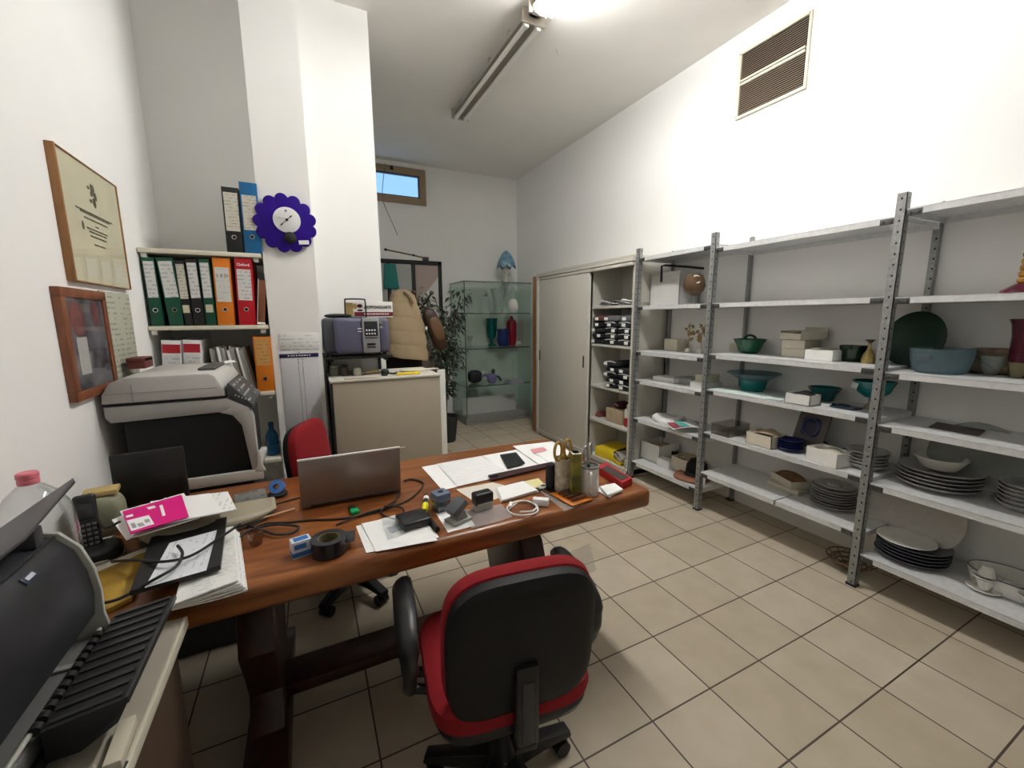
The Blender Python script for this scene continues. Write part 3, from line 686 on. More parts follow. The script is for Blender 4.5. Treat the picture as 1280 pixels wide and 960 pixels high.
one(MB().box(-.004, .004, -.03, .03, 0, .10, .001), 'card_label', WCARD, 'upright white card just behind the rack post on the bottom shelf', 'card', (FX+.07, 2.02-.035, B1[5]+.2) if False else (FX+.10, 2.085, B1[5]+.001), .3)

# --- second bay
boxat('cream_box', 'cream box half hidden behind the green handled bowl', 'box', 900, 922, 439, 430, B2[2], .10, CARD, xoff=.10)
x, y, r, h = seat(915, 957, 443, 424, B2[2])
t = thing('glass_basket', 'bottle green glass bowl with a looped handle on the upper rack shelf', 'bowl', (x, y, B2[2]+.001))
part(MB().lathe([(0, 0), (r*.5, 0), (r*.68, h*.2), (r*.84, h*.7), (r*1.03, h), (r*1.0, h*1.01), (r*.8, h*.7), (r*.62, h*.25), (0, h*.12)], 40, cap=False), 'bowl', GREEN, t)
part(MB().tube([(-.01, r*.35, h*.8), (-.01, r*.30, h*1.12), (0, .0, h*1.28), (.01, -r*.30, h*1.12), (.01, -r*.35, h*.8)], .008, 8, 5), 'handle', GREEN, t)
o, cx, cy, w, h = boxat('cream_carton', 'lower of two cream cartons stacked under the open tray box', 'box', 976, 1005, 446, 436, B2[2], .16, CARD, group=None)
one(MB().box(-.08, .08, -w/2, w/2, 0, h*.98, .0015), 'cream_carton', CARD, 'upper of two cream cartons stacked under the open tray box', 'box', (cx+.003, cy+.004, B2[2]+h+.002))
t = thing('tray_box', 'open tan tray box with green contents, topmost of its stack', 'box', (cx, cy-.01, B2[2]+2*h+.003), R(-20))
W2 = w*.62
part(MB().box(-.09, .09, -W2, W2, 0, .004).box(-.09, -.086, -W2, W2, 0, .04).box(.086, .09, -W2, W2, 0, .075).box(-.09, .09, -W2, -W2+.004, 0, .055).box(-.09, .09, W2-.004, W2, 0, .055), 'tray', CARD, t)
part(MB().blob(.075, W2*.8, .022, 1, .8, (0, 0, .024)), 'green_contents', mat('dark green felt', (.01, .035, .02), .9), t)
o, cx, cy, w, h = boxat('flat_carton', 'flat white carton with a spoon on it beside the cream carton stack', 'box', 1005, 1040, 451, 438, B2[2], .15, WCARD)
t = thing('spoon', 'pale spoon lying on the flat white carton', 'spoon', (cx-.03, cy, B2[2]+h+.004), R(70))
part(MB().blob(.022, .034, .006, 1, 1, (0, -.05, .006)), 'spoon_bowl', mat('horn', (.45, .42, .33), .3), t)
part(MB().tube([(0, -.02, .004), (0, .03, .008), (0, .08, .004)], .005, 6, 4), 'spoon_handle', mat('horn', (.45, .42, .33), .3), t)
boxat('flat_carton', 'low flat white carton tucked against the gold vase side of the spoon carton', 'box', 1034, 1053, 451, 444, B2[2], .10, CARD, xoff=.02)
x, y, r, h = seat(1012, 1045, 440, 428, B2[2])
one(MB().box(-.05, .05, -.09, .09, 0, .012, .004), 'green_strip', DGREEN, 'thin dark green glass strip leaning behind the spoon carton', 'glass strip', (2.86, y, B2[2]+.032), rot=(R(14), 0, 0))
vessel('glass_dish', 'low black-green glass dish left of the gold vase', 'dish', 1047, 1085, 447, 432, B2[2], [(0, 0), (.8, 0), (.86, .15), (1, 1), (.95, 1), (.8, .25), (0, .15)], DGREEN)
x, y, r, h = seat(1075, 1094, 455, 425, B2[2])
t = thing('bud_vase', 'small gold glass vase with a flared dark mouth', 'vase', (x, y, B2[2]+.001))
part(MB().lathe([(0, 0), (r*.9, 0), (r, .15*h), (r*.75, .4*h), (r*.3, .62*h), (r*.22, .85*h), (r*.3, .9*h)], 32), 'body', GOLDV, t)
part(MB().lathe([(r*.24, .86*h), (r*.35, .92*h), (r*.75, h), (r*.8, h*1.01), (r*.3, .94*h)], 32, cap=False), 'mouth', mat('dark bronze glass', (.05, .03, .02), .3), t)

x, y, r, h = seat(905, 975, 493, 466, B2[3])
t = thing('wide_glass_bowl', 'wide clear-rimmed bowl with a teal glass centre in the middle bay', 'bowl', (x, y, B2[3]+.001))
part(MB().lathe([(0, 0), (r*.4, 0), (r*.44, h*.1), (r*.55, h*.62), (r*.52, h*.62), (r*.40, h*.15), (0, h*.1)], 44, cap=False), 'centre', TEALB, t)
part(MB().lathe([(r*.55, h*.62), (r*.75, h*.8), (r, h), (r*.98, h*1.015), (r*.74, h*.83), (r*.53, h*.65)], 44, cap=False), 'rim', AQUA, t)
p = at_z(930, 494, B2[3])
one(MB().sheet(.16, .50, .002, 6, 12, .006, 4), 'paper_liner', mat('mint paper', (.68, .78, .74), .7), 'pale mint paper liner under the wide teal-centred bowl', 'paper', (p.x+.05, p.y+.02, B2[3]+.0002) if False else (FX+.10, 1.76, B2[3]+.0006), 0)
p = at_z(885, 486, B2[3])
t, cx, cy, w, h = boxat('white_box', 'small open white box left of the low teal bowl', 'box', 980, 1012, 506, 493, B2[3], .11, WCARD, open_=.55, inner=mat('black stuff', (.02, .02, .02), .8))
vessel('glass_bowl', 'low flared deep teal glass bowl behind the white box and blue dish', 'bowl', 1007, 1051, 503, 484, B2[3], [(0, 0), (.55, 0), (.62, .1), (.75, .55), (1, .96), (1, 1), (.95, 1), (.7, .6), (.5, .12), (0, .1)], TEALD)
p = at_z(1048, 511, B2[3])
one(MB().prism([(-.06, -.07), (.03, -.075), (.06, .03), (.02, .075), (-.05, .05)], 0, .012, 'Z', .004).blob(.03, .03, .008, c=(0, 0, .012)), 'blue_dish', glass_mat('slate blue glass', (.02, .06, .11), .7), 'angular slate blue glass dish on the shelf edge with a white tag', 'dish', (p.x+.06, p.y, B2[3]+.001))
p = at_z(1032, 508, B2[3])
one(MB().box(-.002, .002, -.025, .025, 0, .016), 'price_label', TAG, 'white price label between the teal bowl and the blue dish', 'label', (p.x+.004, p.y, B2[3]+.001), .2)
x, y, r, h = seat(1060, 1117, 515, 476, B2[3])
t = thing('footed_bowl', 'teal glass bowl on a pale foot behind the rack post', 'bowl', (x, y, B2[3]+.001))
part(MB().lathe([(0, 0), (r*.38, 0), (r*.36, h*.05), (r*.16, h*.22), (r*.2, h*.36), (r*.1, h*.38)], 32), 'foot', glass_mat('straw glass', (.5, .46, .36), .5), t)
part(MB().lathe([(0, h*.37), (r*.4, h*.42), (r*.75, h*.6), (r*.9, h*.85), (r*1.02, h), (r*.97, h), (r*.85, h*.85), (r*.7, h*.62), (0, h*.45)], 44, cap=False), 'bowl', TEALB, t)
part(MB().box(-.002, .002, -.022, .022, -.02, .02), 'price_tag', TAG, t, (-r*.75, r*.6, h*.86), (0, R(15), R(-35)))

t, cx, cy, w, h = boxat('tan_tray_box', 'open cream box with brown contents left of the blue plates', 'box', 931, 964, 558, 543, B2[4], .16, CARD, open_=.7, inner=TAN)
# clear plastic tray behind the post
p = at_z(905, 548, B2[4])
t = thing('plastic_tray', 'clear plastic tray just right of the rack post in the middle bay', 'tray', (FX+.12, 1.90, B2[4]+.001))
k = .003
part(MB().box(-.10, .12, -.07, .07, 0, k).box(-.10, -.10+k, -.07, .07, 0, .075).box(.12-k, .12, -.07, .07, 0, .075).box(-.1, .12, -.07, -.07+k, 0, .075).box(-.1, .12, .07-k, .07, 0, .075), 'tray', pane_mat('tray plastic', (.82, .80, .78), .1, 1.3), t)
part(MB().box(-.104, .124, -.074, .074, .075, .079), 'rim', pane_mat('tray plastic', (.82, .80, .78), .1, 1.3), t)
# blue plates
x, y, r, h = seat(971, 1006, 567, 517, B2[4])
t = thing('square_plate', 'brown-rimmed blue square plate leaning up behind the stacked blue plates', 'plate', (x+.11, y-.02, B2[4]+.012), R(-12))
rr = mat('smoky rim glass', (.13, .11, .10), .2)
part(MB().prism([(-.085, 0), (.085, 0), (.10, .02), (.10, .22), (.085, .245), (.06, .255), (-.06, .255), (-.085, .245), (-.10, .22), (-.10, .02)], -.006, .006, 'X', .003), 'plate_rim', rr, t, rot=(0, R(16), 0))
part(MB().blob(.006, .062, .062, .6, .6), 'well', NAVY, t, (.135*math.sin(R(16))-.009, 0, .135*math.cos(R(16))), (0, R(16), 0), label='deep blue well')
part(MB().lathe([(0.05, 0), (.058, 0), (.058, .004), (.05, .004)], 30, Matrix.Rotation(-PI/2, 4, 'Y'), cap=False), 'well_ring', mat('well ring', (.08, .10, .2), .2), t, (.135*math.sin(R(16))-.014, 0, .135*math.cos(R(16))), (0, R(16), 0))
for k in range(4):
    one(MB().lathe([(0, 0), (r*.55, 0), (r*.7, .004), (r*1.02, .026), (r*1.0, .028), (r*.6, .007), (0, .006)], 36, cap=False), 'blue_plate', NAVY, ['bottom', 'second lowest', 'second highest', 'top'][k]+' dark blue plate in the small stack before the leaning square plate', 'plate', (x-.01+.002*k, y, B2[4]+.001+k*.015), 0, 'stacked blue plates')
p = at_z(1035, 571, B2[4])
one(MB().lathe([(0, 0), (.05, 0), (.07, .01), (.11, .045), (.107, .047), (.065, .014), (0, .008)], 40, cap=False), 'blue_bowl', NAVY, 'shallow dark blue bowl behind the open white box', 'bowl', (p.x+.17, p.y+.05, B2[4]+.001))
t, cx, cy, w, h = boxat('white_box', 'open white box in front of the shallow dark blue bowl', 'box', 1006, 1050, 581, 563, B2[4], .13, WCARD, open_=.5, inner=CARD, rz=-.15)
def stack(n, u0, u1, vb, vt, zs, m, label, group, first='top', prof=None, name='dinner_plate'):
    x, y, r, h = seat(u0, u1, vb, vt, zs)
    step = max(.006, h/(n+.8)); rim = step*1.7
    prof = prof or [(0, 0), (.55, 0), (.6, .12), (.75, .2), (1, .93), (1, 1), (.97, 1), (.72, .38), (.5, .25), (0, .22)]
    me = None
    for k in range(n):
        if me is None: me = MB().lathe([(a*r, b_*rim) for a, b_ in prof], 44, cap=False).mesh(name); me.materials.append(m)
        nth = ['lowest', 'second', 'third', 'fourth', 'fifth', 'sixth', 'seventh', 'eighth'][k]
        if k == n-1: nth = 'topmost'
        o = bpy.data.objects.new(name, me); col.objects.link(o)
        o.location = (x+random.uniform(-.003, .003), y+random.uniform(-.003, .003), zs+.001+k*step)
        tagit(o, label.replace('#', nth), 'plate', group)
    return x, y, r, zs+.001+n*step
stack(5, 1052, 1109, 590, 561, B2[4], GCHINA, '# grey plate up in the stack on the upper plate shelf by the post', 'grey plates by the rack post')
o, cx, cy, w, h = boxat('flat_carton', 'flat cream carton under the open tan box on the bottom shelf', 'box', 958, 1001, 613, 608, B2[5], .17, CARD, rz=-.1)
t = thing('tan_tray_box', 'open tan box with rusty contents on a flat cream carton, bottom shelf', 'box', (cx, cy, B2[5]+h+.003), R(-24))
part(MB().box(-.075, .075, -.10, .10, 0, .004).box(-.075, -.071, -.1, .1, 0, .05).box(.071, .075, -.1, .1, 0, .05).box(-.075, .075, -.1, -.096, 0, .05).box(-.075, .075, .096, .1, 0, .05), 'tray', CARD, t)
part(MB().sheet(.14, .19, .01, 12, 12, .035, 12), 'filling', mat('rusty filling', (.25, .13, .06), .9, noise_amt=.5), t, (0, 0, .02))
x, y, r, zt = stack(7, 1009, 1069, 641, 607, B2[5], GCHINA, '# grey plate up in the tall stack on the bottom middle shelf', 'grey plates on the bottom shelf')
one(MB().lathe([(0, 0), (r*.6, 0), (r*.85, .012), (r*.8, .016), (r*.35, .008), (r*.3, .022), (.0, .026)], 40, cap=False), 'plate_cover', GCHINA, 'grey lid with a low knob on the tall plate stack', 'lid', (x, y, zt+.012))

# --- third bay (nearest)
x, y, r, h = seat(1248, 1312, 360, 314, B3[1])
t = thing('glass_candlestick', 'amber ribbed glass column on a burgundy foot at the right picture edge', 'glass ornament', (x, y, B3[1]+.001))
part(MB().lathe([(0, 0), (r, 0), (r*.95, .01), (r*.4, h*.22), (0, h*.22)], 36), 'foot', BURG, t)
q = MB(); pr = []
for k in range(5):
    z0 = h*(.22+.155*k); s_ = r*(.36-.02*k)
    pr += [(s_*.75, z0), (s_, z0+h*.04), (s_, z0+h*.11), (s_*.75, z0+h*.15)]
part(q.lathe([(0, h*.22)]+pr+[(0, h)], 30), 'stem', AMBER, t)
# standing green dish
p = at_z(1135, 458, B3[2])
RD = .145
q = MB().lathe([(0, 0), (RD*.6, 0), (RD*.95, .012), (RD, .02), (RD*.97, .022), (RD*.6, .008), (0, .006)], 56, cap=False)
one(q, 'standing_dish', mat('deep green glass', (.002, .022, .010), .35, spec=.3), 'huge dark green round dish standing on edge against the wall', 'dish', (2.835, 1.02, B3[2]+RD*math.sin(R(80))+.004), rot=(0, R(-80), R(-16)), smooth=60)
q0, q1 = at_x(1138, 440, 2.70), at_x(1222, 440, 2.70)
x, y, r, h = 2.70, (q0.y+q1.y)/2, (q0.y-q1.y)/2*.98, at_x(1180, 436, 2.70).z-B3[2]
t = thing('glass_bowl', 'large pale blue pressed glass bowl on the upper shelf of the nearest bay', 'bowl', (x, y, B3[2]+.001))
q = MB(); N = 64; rings = []
for a_, z_ in [(.0, .0), (.72, 0), (.85, .12), (.95, .55), (1, 1), (.965, 1), (.92, .55), (.80, .16), (.0, .1)]:
    if a_ == 0: rings.append([q.bm.verts.new((0, 0, z_*h))]); continue
    rings.append([q.bm.verts.new((r*a_*(1+.012*math.cos(16*2*PI*i/N))*math.cos(2*PI*i/N), r*a_*(1+.012*math.cos(16*2*PI*i/N))*math.sin(2*PI*i/N), z_*h)) for i in range(N)])
for ra, rb in zip(rings, rings[1:]):
    for i in range(N):
        j = (i+1) % N
        if len(ra) == 1: q.bm.faces.new((ra[0], rb[j], rb[i]))
        elif len(rb) == 1: q.bm.faces.new((ra[i], ra[j], rb[0]))
        else: q.bm.faces.new((ra[i], ra[j], rb[j], rb[i]))
part(q, 'bowl', AQUA, t)
part(MB().box(-.001, .001, -.028, .028, -.014, .014), 'label', pane_mat('label film', (.95, .95, .95), .3, 2.), t, (-r*.98, r*.22, h*.66), (0, R(-8), R(-14)))
p = at_x(1232, 445, 2.74)
t = thing('wrapped_parcel', 'brown wrapped parcel leaning at the back, between the pale bowl and burgundy vase', 'parcel', (2.86, p.y, B3[2]+.001), R(4))
part(MB().blob(.05, .11, .06, .5, .5, (0, 0, .06)), 'parcel', mat('brown wrap', (.24, .17, .11), .8, noise_amt=.5, noise_scale=25, bump=.6), t)
part(MB().tube([(-.052, -.02, .02), (-.055, .03, .06), (-.04, .06, .10)], .003, 6, 3), 'string', mat('dark string', (.06, .04, .03), .9), t)
vessel('cut_glass_bowl', 'small clear cut glass bowl in front of the burgundy vase', 'bowl', 1221, 1256, 463, 445, B3[2], [(0, 0), (.4, 0), (.5, .1), (.9, .5), (1, 1), (.93, 1), (.8, .5), (0, .15)], CLEARG)
x, y, r, h = seat(1252, 1306, 458, 399, B3[2])
one(MB().lathe([(0, 0), (r*.55, 0), (r*.7, h*.1), (r*.82, h*.4), (r*.82, h*.7), (r*.92, h*.9), (r*1.08, h), (r*1.03, h), (r*.85, h*.9), (r*.75, h*.7), (0, h*.2)], 40, cap=False), 'tall_vase', BURG, 'tall burgundy glass vase flared at the mouth, right picture edge', 'vase', (x, y, B3[2]+.001))
vessel('glass_dish', 'low straw-coloured glass dish at the foot of the burgundy vase', 'dish', 1257, 1287, 466, 453, B3[2], [(0, 0), (.5, 0), (.7, .2), (1, 1), (.93, 1), (.6, .3), (0, .2)], glass_mat('straw dish glass', (.42, .38, .22), .4))
p = at_z(1183, 540, B3[3])
one(MB().sheet(.16, .17, .004, 4, 4, .0, 1, skew=.2), 'slate_tile', mat('dark slate', (.07, .055, .05), .6), 'dark flat slate tile lying alone on the middle shelf', 'tile', (p.x+.11, p.y, B3[3]+.0005), R(8))
x, y, r, zt = stack(5, 1112, 1225, 620, 582, B3[4], GCHINA, '# broad grey plate up in the stack under the pale bowl', 'broad grey plates under the bowl')
rb = r*.62
one(MB().lathe([(0, 0), (rb*.6, 0), (rb*.72, .008), (rb*.95, .045), (rb*1.05, .06), (rb, .062), (rb*.9, .047), (rb*.66, .014), (0, .01)], 44, cap=False), 'china_bowl', CHINA, 'wide pale china bowl on top of the broad grey plates', 'bowl', (x, y, zt+.004))
stack(6, 1239, 1320, 645, 603, B3[4], GCHINA, '# plate up in the grey stack cut by the right picture edge', 'grey plates at the picture edge')
RD = .17
q = MB().lathe([(0, 0), (RD*.6, 0), (RD*.96, .012), (RD, .018), (RD*.97, .02), (RD*.6, .006), (0, .004)], 56, cap=False)
one(q, 'glass_platter', glass_mat('frosted clear glass', (.5, .52, .5), .25, .2), 'round clear glass platter standing against the wall above the plate stacks', 'platter', (2.84, .74, B3[4]+RD*math.sin(R(78))+.004), rot=(0, R(-78), 0), smooth=60)
p = at_z(1168, 570, B3[4])
one(MB().tube([(0, 0, 0), (.01, -.03, .05), (.0, -.07, .10)], .004, 6, 4), 'white_wire', WCABLE, 'short white wire sticking up behind the pale china bowl', 'wire', (2.86, 1.0, B3[4]+.0045), 0)

x, y, r, zt = stack(5, 1086, 1185, 712, 674, B3[5], SLATE, '# dark slate plate up in the stack under the white plate', 'dark slate plates')
one(MB().lathe([(0, 0), (r*.5, 0), (r*.62, .004), (r*.82, .014), (r*.81, .018), (r*.6, .008), (0, .006)], 44, cap=False), 'china_plate', CHINA, 'white china plate on top of the dark slate plates', 'plate', (x-.02, y+.02, zt+.006))
RD = .20
q = MB().lathe([(0, 0), (RD*.62, 0), (RD*.95, .014), (RD, .02), (RD*.97, .023), (RD*.62, .007), (0, .005)], 60, cap=False)
one(q, 'serving_platter', mat('stoneware', (.54, .51, .47), .4, noise_amt=.1), 'big round stoneware platter standing on edge behind the dark slate plates', 'platter', (2.845, .925, B3[5]+RD*math.sin(R(75))+.004), rot=(0, R(-75), 0), smooth=60)
x, y, r = 2.785, .53, .165; SEAT = None
t = thing('oval_baking_dish', 'deep oval pale baking dish with a dark rim at the right of the bottom shelf', 'dish', (x, y, B3[5]+.001), R(6))
part(MB().lathe([(0, 0), (r*.8, 0), (r*.86, .006), (r*.97, .072), (r*.94, .074), (r*.82, .012), (0, .009)], 48, sx=.66, cap=False), 'body', CHINA, t)
part(MB().lathe([(r*.965, .071), (r*.975, .075), (r*.95, .078), (r*.935, .074)], 48, sx=.66, cap=False), 'rim', SLATE, t, label='dark glazed rim')
x, y, r, h = seat(1203, 1253, 745, 706, B3[5])
one(MB().lathe([(0, 0), (r*.5, 0), (r*.6, .004), (r, .014), (r*.97, .017), (r*.55, .007), (0, .006)], 40, cap=False), 'saucer', CHINA, 'white saucer with a dark edge under the stacked cups', 'saucer', (x, y, B3[5]+.001))
CUP = [(0, 0), (.5, 0), (.62, .1), (.95, .85), (1, 1), (.93, 1), (.85, .85), (.5, .18), (0, .14)]
one(MB().lathe([(a*r*.55, b_*.05) for a, b_ in CUP], 36, cap=False), 'coffee_cup', CHINA, 'upright white coffee cup on the saucer, lower of the pair', 'cup', (x, y, B3[5]+.009))
one(MB().lathe([(0, 0), (r*.5, 0), (r*.6, .004), (r*.85, .012), (r*.83, .015), (r*.5, .006), (0, .005)], 40, cap=False), 'saucer', CHINA, 'white saucer lying over the lower coffee cup', 'saucer', (x, y, B3[5]+.060))
one(MB().lathe([(a*r*.52, .045-b_*.045) for a, b_ in CUP], 36, cap=False), 'coffee_cup', CHINA, 'upturned white coffee cup on the upper saucer', 'cup', (x, y, B3[5]+.0765))
x, y, r, h = seat(1264, 1322, 768, 735, B3[5])
t = thing('coffee_cup', 'white cup with a dark rim at the very right of the bottom shelf', 'cup', (x, y, B3[5]+.001))
part(MB().lathe([(a*r, b_*.055) for a, b_ in CUP], 40, cap=False), 'body', CHINA, t); part(MB().lathe([(r*.99, .054), (r*1.01, .056), (r*.97, .058), (r*.93, .056)], 40, cap=False), 'rim', SLATE, t)
# wire dish on the floor under the rack
x, y, r, h = seat(1045, 1112, 712, 684, 0)
t = thing('wire_basket', 'shallow brown wire basket on the floor under the bottom shelf', 'basket', (2.72, y, .002))
q = MB()
for k in range(4): q.tube([(r*(.45+.18*k)*math.cos(a*PI/12), r*(.45+.18*k)*math.sin(a*PI/12), .008+.017*k) for a in range(24)], .004, 6, 0, True)
part(q, 'wire_rings', mat('brass wire', (.20, .12, .06), .4, metal=.6), t)
q = MB()
for k in range(12): q.tube([(r*s_*math.cos(k*PI/6), r*s_*math.sin(k*PI/6), z_) for s_, z_ in ((.0, .006), (.45, .006), (.65, .024), (1., .06))], .003, 6)
part(q, 'wire_spokes', mat('brass wire', (.20, .12, .06), .4, metal=.6), t)
SEAT = None
# ------------------------------------------------------------------ left wall: pictures
def on_left(u, v): return at_x(u, v, WX)
BRFR = wood_mat('brown frame', (.16, .045, .015), (.24, .08, .03), (8, 8, 2), .35)
def framed(name, label, cat, y0, y1, z0, z1, fr, depth, rim, page, glass=True):
    t = thing(name, label, cat, (WX, y0, z0)); W, H = y1-y0, z1-z0
    part(MB().box(0, depth, 0, W, 0, rim, .002).box(0, depth, 0, W, H-rim, H, .002).box(0, depth-.0005, 0, rim, rim, H-rim, .001).box(0, depth-.0005, W-rim, W, rim, H-rim, .001), 'frame', fr, t)
    part(MB().box(.002, depth-.006, rim*.6, W-rim*.6, rim*.6, H-rim*.6), 'page', page, t)
    if glass: part(MB().box(depth-.005, depth-.003, rim*.8, W-rim*.8, rim*.8, H-rim*.8), 'glass', pane_mat('picture glass', (.97, .97, .96), .03, .55), t)
    return t, W, H, depth-.0055
y0, y1, z0, z1 = 1.99, 2.505, 1.575, 2.02
PARCH = mat('parchment', (.74, .70, .52), .7, noise_amt=.1, noise_scale=6)
t, W, H, dx = framed('framed_certificate', 'framed parchment certificate with a crest, the upper picture on the left wall', 'picture', y0, y1, z0, z1, wood_mat('light brown frame', (.25, .11, .03), (.34, .16, .05), (8, 8, 2), .4), .022, .004, PARCH)
part(MB().box(-.001, .024, -.012, .001, 0, H, .002), 'frame_side', wood_mat('light brown frame', (.25, .11, .03), (.34, .16, .05), (8, 8, 2), .4), t)
INK = mat('sepia ink', (.10, .085, .05), .8)
q = MB(); rn = random.Random(3)
for k in range(16): q.blob(.0004, rn.uniform(.006, .014), rn.uniform(.006, .016), 1, 1, (dx+.0006, W*.5+rn.uniform(-.03, .03), H*.765+rn.uniform(-.04, .035)), 10, 6)
part(q, 'crest', INK, t)
q = MB()
for z_, w_ in ((.60, .62), (.585, .50), (.545, .40), (.50, .06), (.465, .36), (.44, .30), (.405, .28), (.34, .20)):
    x_ = -w_*W/2
    while x_ < w_*W/2:
        l = rn.uniform(.008, .022); q.box(dx, dx+.0005, W*.5+x_, W*.5+min(x_+l, w_*W/2), H*z_-.003, H*z_+.003); x_ += l+.004
part(q, 'text_rows', INK, t)
part(MB().blob(.0005, .010, .016, 1, 1, (dx+.0006, W*.26, H*.47), 12, 8), 'seal', INK, t)
q = MB()
for i, c_ in enumerate((.30, .55, .80)): q.box(dx, dx+.0004, W*c_-.05, W*c_+.05, H*.05, H*.22)
part(q, 'stamps', mat('pale stamp paper', (.70, .68, .56), .7), t)
y0, y1, z0, z1 = 1.855, 2.20, 1.17, 1.548
DP = mat('dark print', (.03, .032, .045), .35, c2=(.20, .19, .23), noise_scale=12)
t, W, H, dx = framed('framed_photograph', 'dark photograph in a brown wooden frame, lower picture on the left wall', 'picture', y0, y1, z0, z1, BRFR, .024, .032, DP)
part(MB().box(dx, dx+.0005, W*.2, W*.42, H*.22, H*.56), 'pale_patch', mat('pale patch', (.50, .50, .49), .5), t)  # pale upright rectangle laid on the dark picture
part(MB().blob(.0006, .05, .06, 1, 1, (dx+.0004, W*.3, H*.72)).blob(.0006, .03, .05, 1, 1, (dx+.0004, W*.7, H*.78)), 'figures', mat('reddish print', (.22, .08, .08), .5, noise_amt=.5), t)
y0, y1, z0, z1 = 2.205, 2.52, 1.19, 1.555
o = one(MB().box(0, .004, 0, y1-y0, 0, z1-z0, .001), 'pinned_document', print_mat('greenish document', (.42, .43, .34), (.10, .10, .08), .022, 'Z', .35, .46, 30), 'greenish printed certificate sheet beside the dark framed photograph', 'document', (WX, y0, z0))
q = at_x(150, 465, WX+.03)
one(MB().box(-.03, .03, -.055, .055, 0, .045, .004).box(-.032, .03, -.057, .057, .030, .047, .003), 'leather_case', mat('brown leather', (.14, .035, .03), .5), 'small reddish brown case on the back of the copier lid against the wall', 'case', (-.665, 2.36, 1.232))

# ------------------------------------------------------------------ alcove shelves and binders
SY = 2.72
SZ = [at_y(250, 313, SY).z, at_y(265, 407, SY).z, at_y(333, 489.5, SY).z, at_y(333, 575, SY).z]
nmz = ['topmost', 'second', 'third', 'lowest']
for k, z in enumerate(SZ):
    t = thing('wall_shelf', f'{nmz[k]} cream shelf in the alcove between the left wall and the clock column', 'shelf', (-.452, SY, z))
    part(MB().box(-.264, .262, 0, .40, -.022, 0, .002), 'board', CREAM, t)
    for x in (-.245, .235): part(MB().box(x-.012, x+.012, .012, .03, -.045, -.0222, .003), 'bracket', WHITE, t)
def binder(name, label, u0, u1, ub0, ub1, vt, z, cov, h=None, lab=None, hole=True, group=None, lab_rng=(.42, .95), back=0., cat='binder', lower=None):
    yb = SY+.012+back
    tl, tr = at_y(u0, vt, yb), at_y(u1, vt, yb)
    H = h or (tl.z - z)
    bz = at_y((ub0+ub1)/2, 400, yb)
    def xb(u):   # x on the shelf line
        v = 400
        for _ in range(6):
            q = at_y(u, v, yb); v += (q.z-z)*190
        return at_y(u, v, yb).x
    bl, br = xb(ub0), xb(ub1)
    W = min(tr.x-tl.x, br-bl)
    lean = math.atan2((tl.x+tr.x)/2-(bl+br)/2, H)
    t = thing(name, label, cat, ((bl+br)/2, yb, z+.001+abs(math.sin(lean))*W/2), 0, group, ry=lean)
    part(MB().box(-W/2, W/2, 0, .004, 0, H, .0015).box(-W/2, -W/2+.003, 0, .28, 0, H, .001).box(W/2-.003, W/2, 0, .28, 0, H, .001), 'cover', cov, t)
    part(MB().box(-W/2+.004, W/2-.004, .012, .27, .004, H-.012), 'pages', PAPER, t)
    if lab: part(MB().box(-W*.41, W*.41, -.0012, .0002, H*lab_rng[0], H*lab_rng[1]), 'spine_label', lab, t)
    if lower: part(MB().box(-W*.34, W*.34, -.0012, .0002, H*.20, H*.32), 'lower_label', mat('cream sticker', (.62, .58, .42), .7), t)
    if hole:
        part(MB().lathe([(.0112, 0), (.0112, .002), (.0085, .002), (.0085, 0)], 20, Matrix.Translation((0, .0003, H*.235)) @ Matrix.Rotation(PI/2, 4, 'X'), cap=False), 'finger_ring', CHROME, t)
        part(MB().cyl((0, .0003, H*.235), (0, -.0008, H*.235), .0088, n=18), 'finger_hole', MBLACK, t)
    return t, W, H
BG = mat('green marbled board', (.004, .085, .045), .5, noise_amt=.3, noise_scale=80)
BK = mat('black marbled board', (.014, .015, .017), .5, noise_amt=.4, noise_scale=80)
BO = mat('orange board cover', (.72, .20, .01), .45)
BR = mat('red board cover', (.50, .006, .016), .4)
BBL = mat('blue board cover', (.006, .12, .30), .45)
LAB = print_mat('white spine label', (.70, .70, .69), (.25, .25, .26), .02, 'Z', .4, .5, 60)
LABC = print_mat('cream spine label', (.60, .57, .49), (.2, .18, .15), .016, 'Z', .4, .5, 60)
binder('ring_binder', 'black ring binder with a cream label standing on the top alcove shelf', 275, 298, 284, 305, 233, SZ[0], BK, lab=LABC, lab_rng=(.33, .92))
binder('ring_binder', 'blue ring binder with a white label standing on the top alcove shelf', 298, 320, 306, 328, 227, SZ[0], BBL, lab=LABC, lab_rng=(.33, .82))
G1 = None
binder('ring_binder', 'narrow green binder at the left wall end of the second alcove shelf', 176, 192, 188, 207, 322, SZ[1], BG, lab=LAB)
binder('ring_binder', 'wide green binder, second from the left wall on the second alcove shelf', 194, 215, 210, 235, 322, SZ[1], BG, lab=LAB)
binder('ring_binder', 'slim black binder with a cream sticker right of the wide green binder', 217, 230, 230, 242, 326, SZ[1], BK, lab=LABC, hole=False, lower=True)
binder('ring_binder', 'black binder with a steel finger ring between two slim stickered binders', 230, 246, 243, 257, 324, SZ[1], BK, lab=LAB)
binder('ring_binder', 'slim green binder with a cream sticker left of the orange binder', 247, 261, 258, 271, 324, SZ[1], BG, lab=LAB, hole=False, lower=True)
t, W, H = binder('ring_binder', 'orange binder lettered LED on the second alcove shelf', 264, 287, 272.5, 294, 322, SZ[1], BO, lab=print_mat('white spine form', (.66, .66, .65), (.4, .4, .4), .03, 'Z', .2, .5, 50), lab_rng=(.35, .86))
letters('L E D', 'handwriting', mat('black ink', (.02, .02, .02), .6), t, (0, -.0018, H*.735), .024, FACE_Y, width=W*.62)
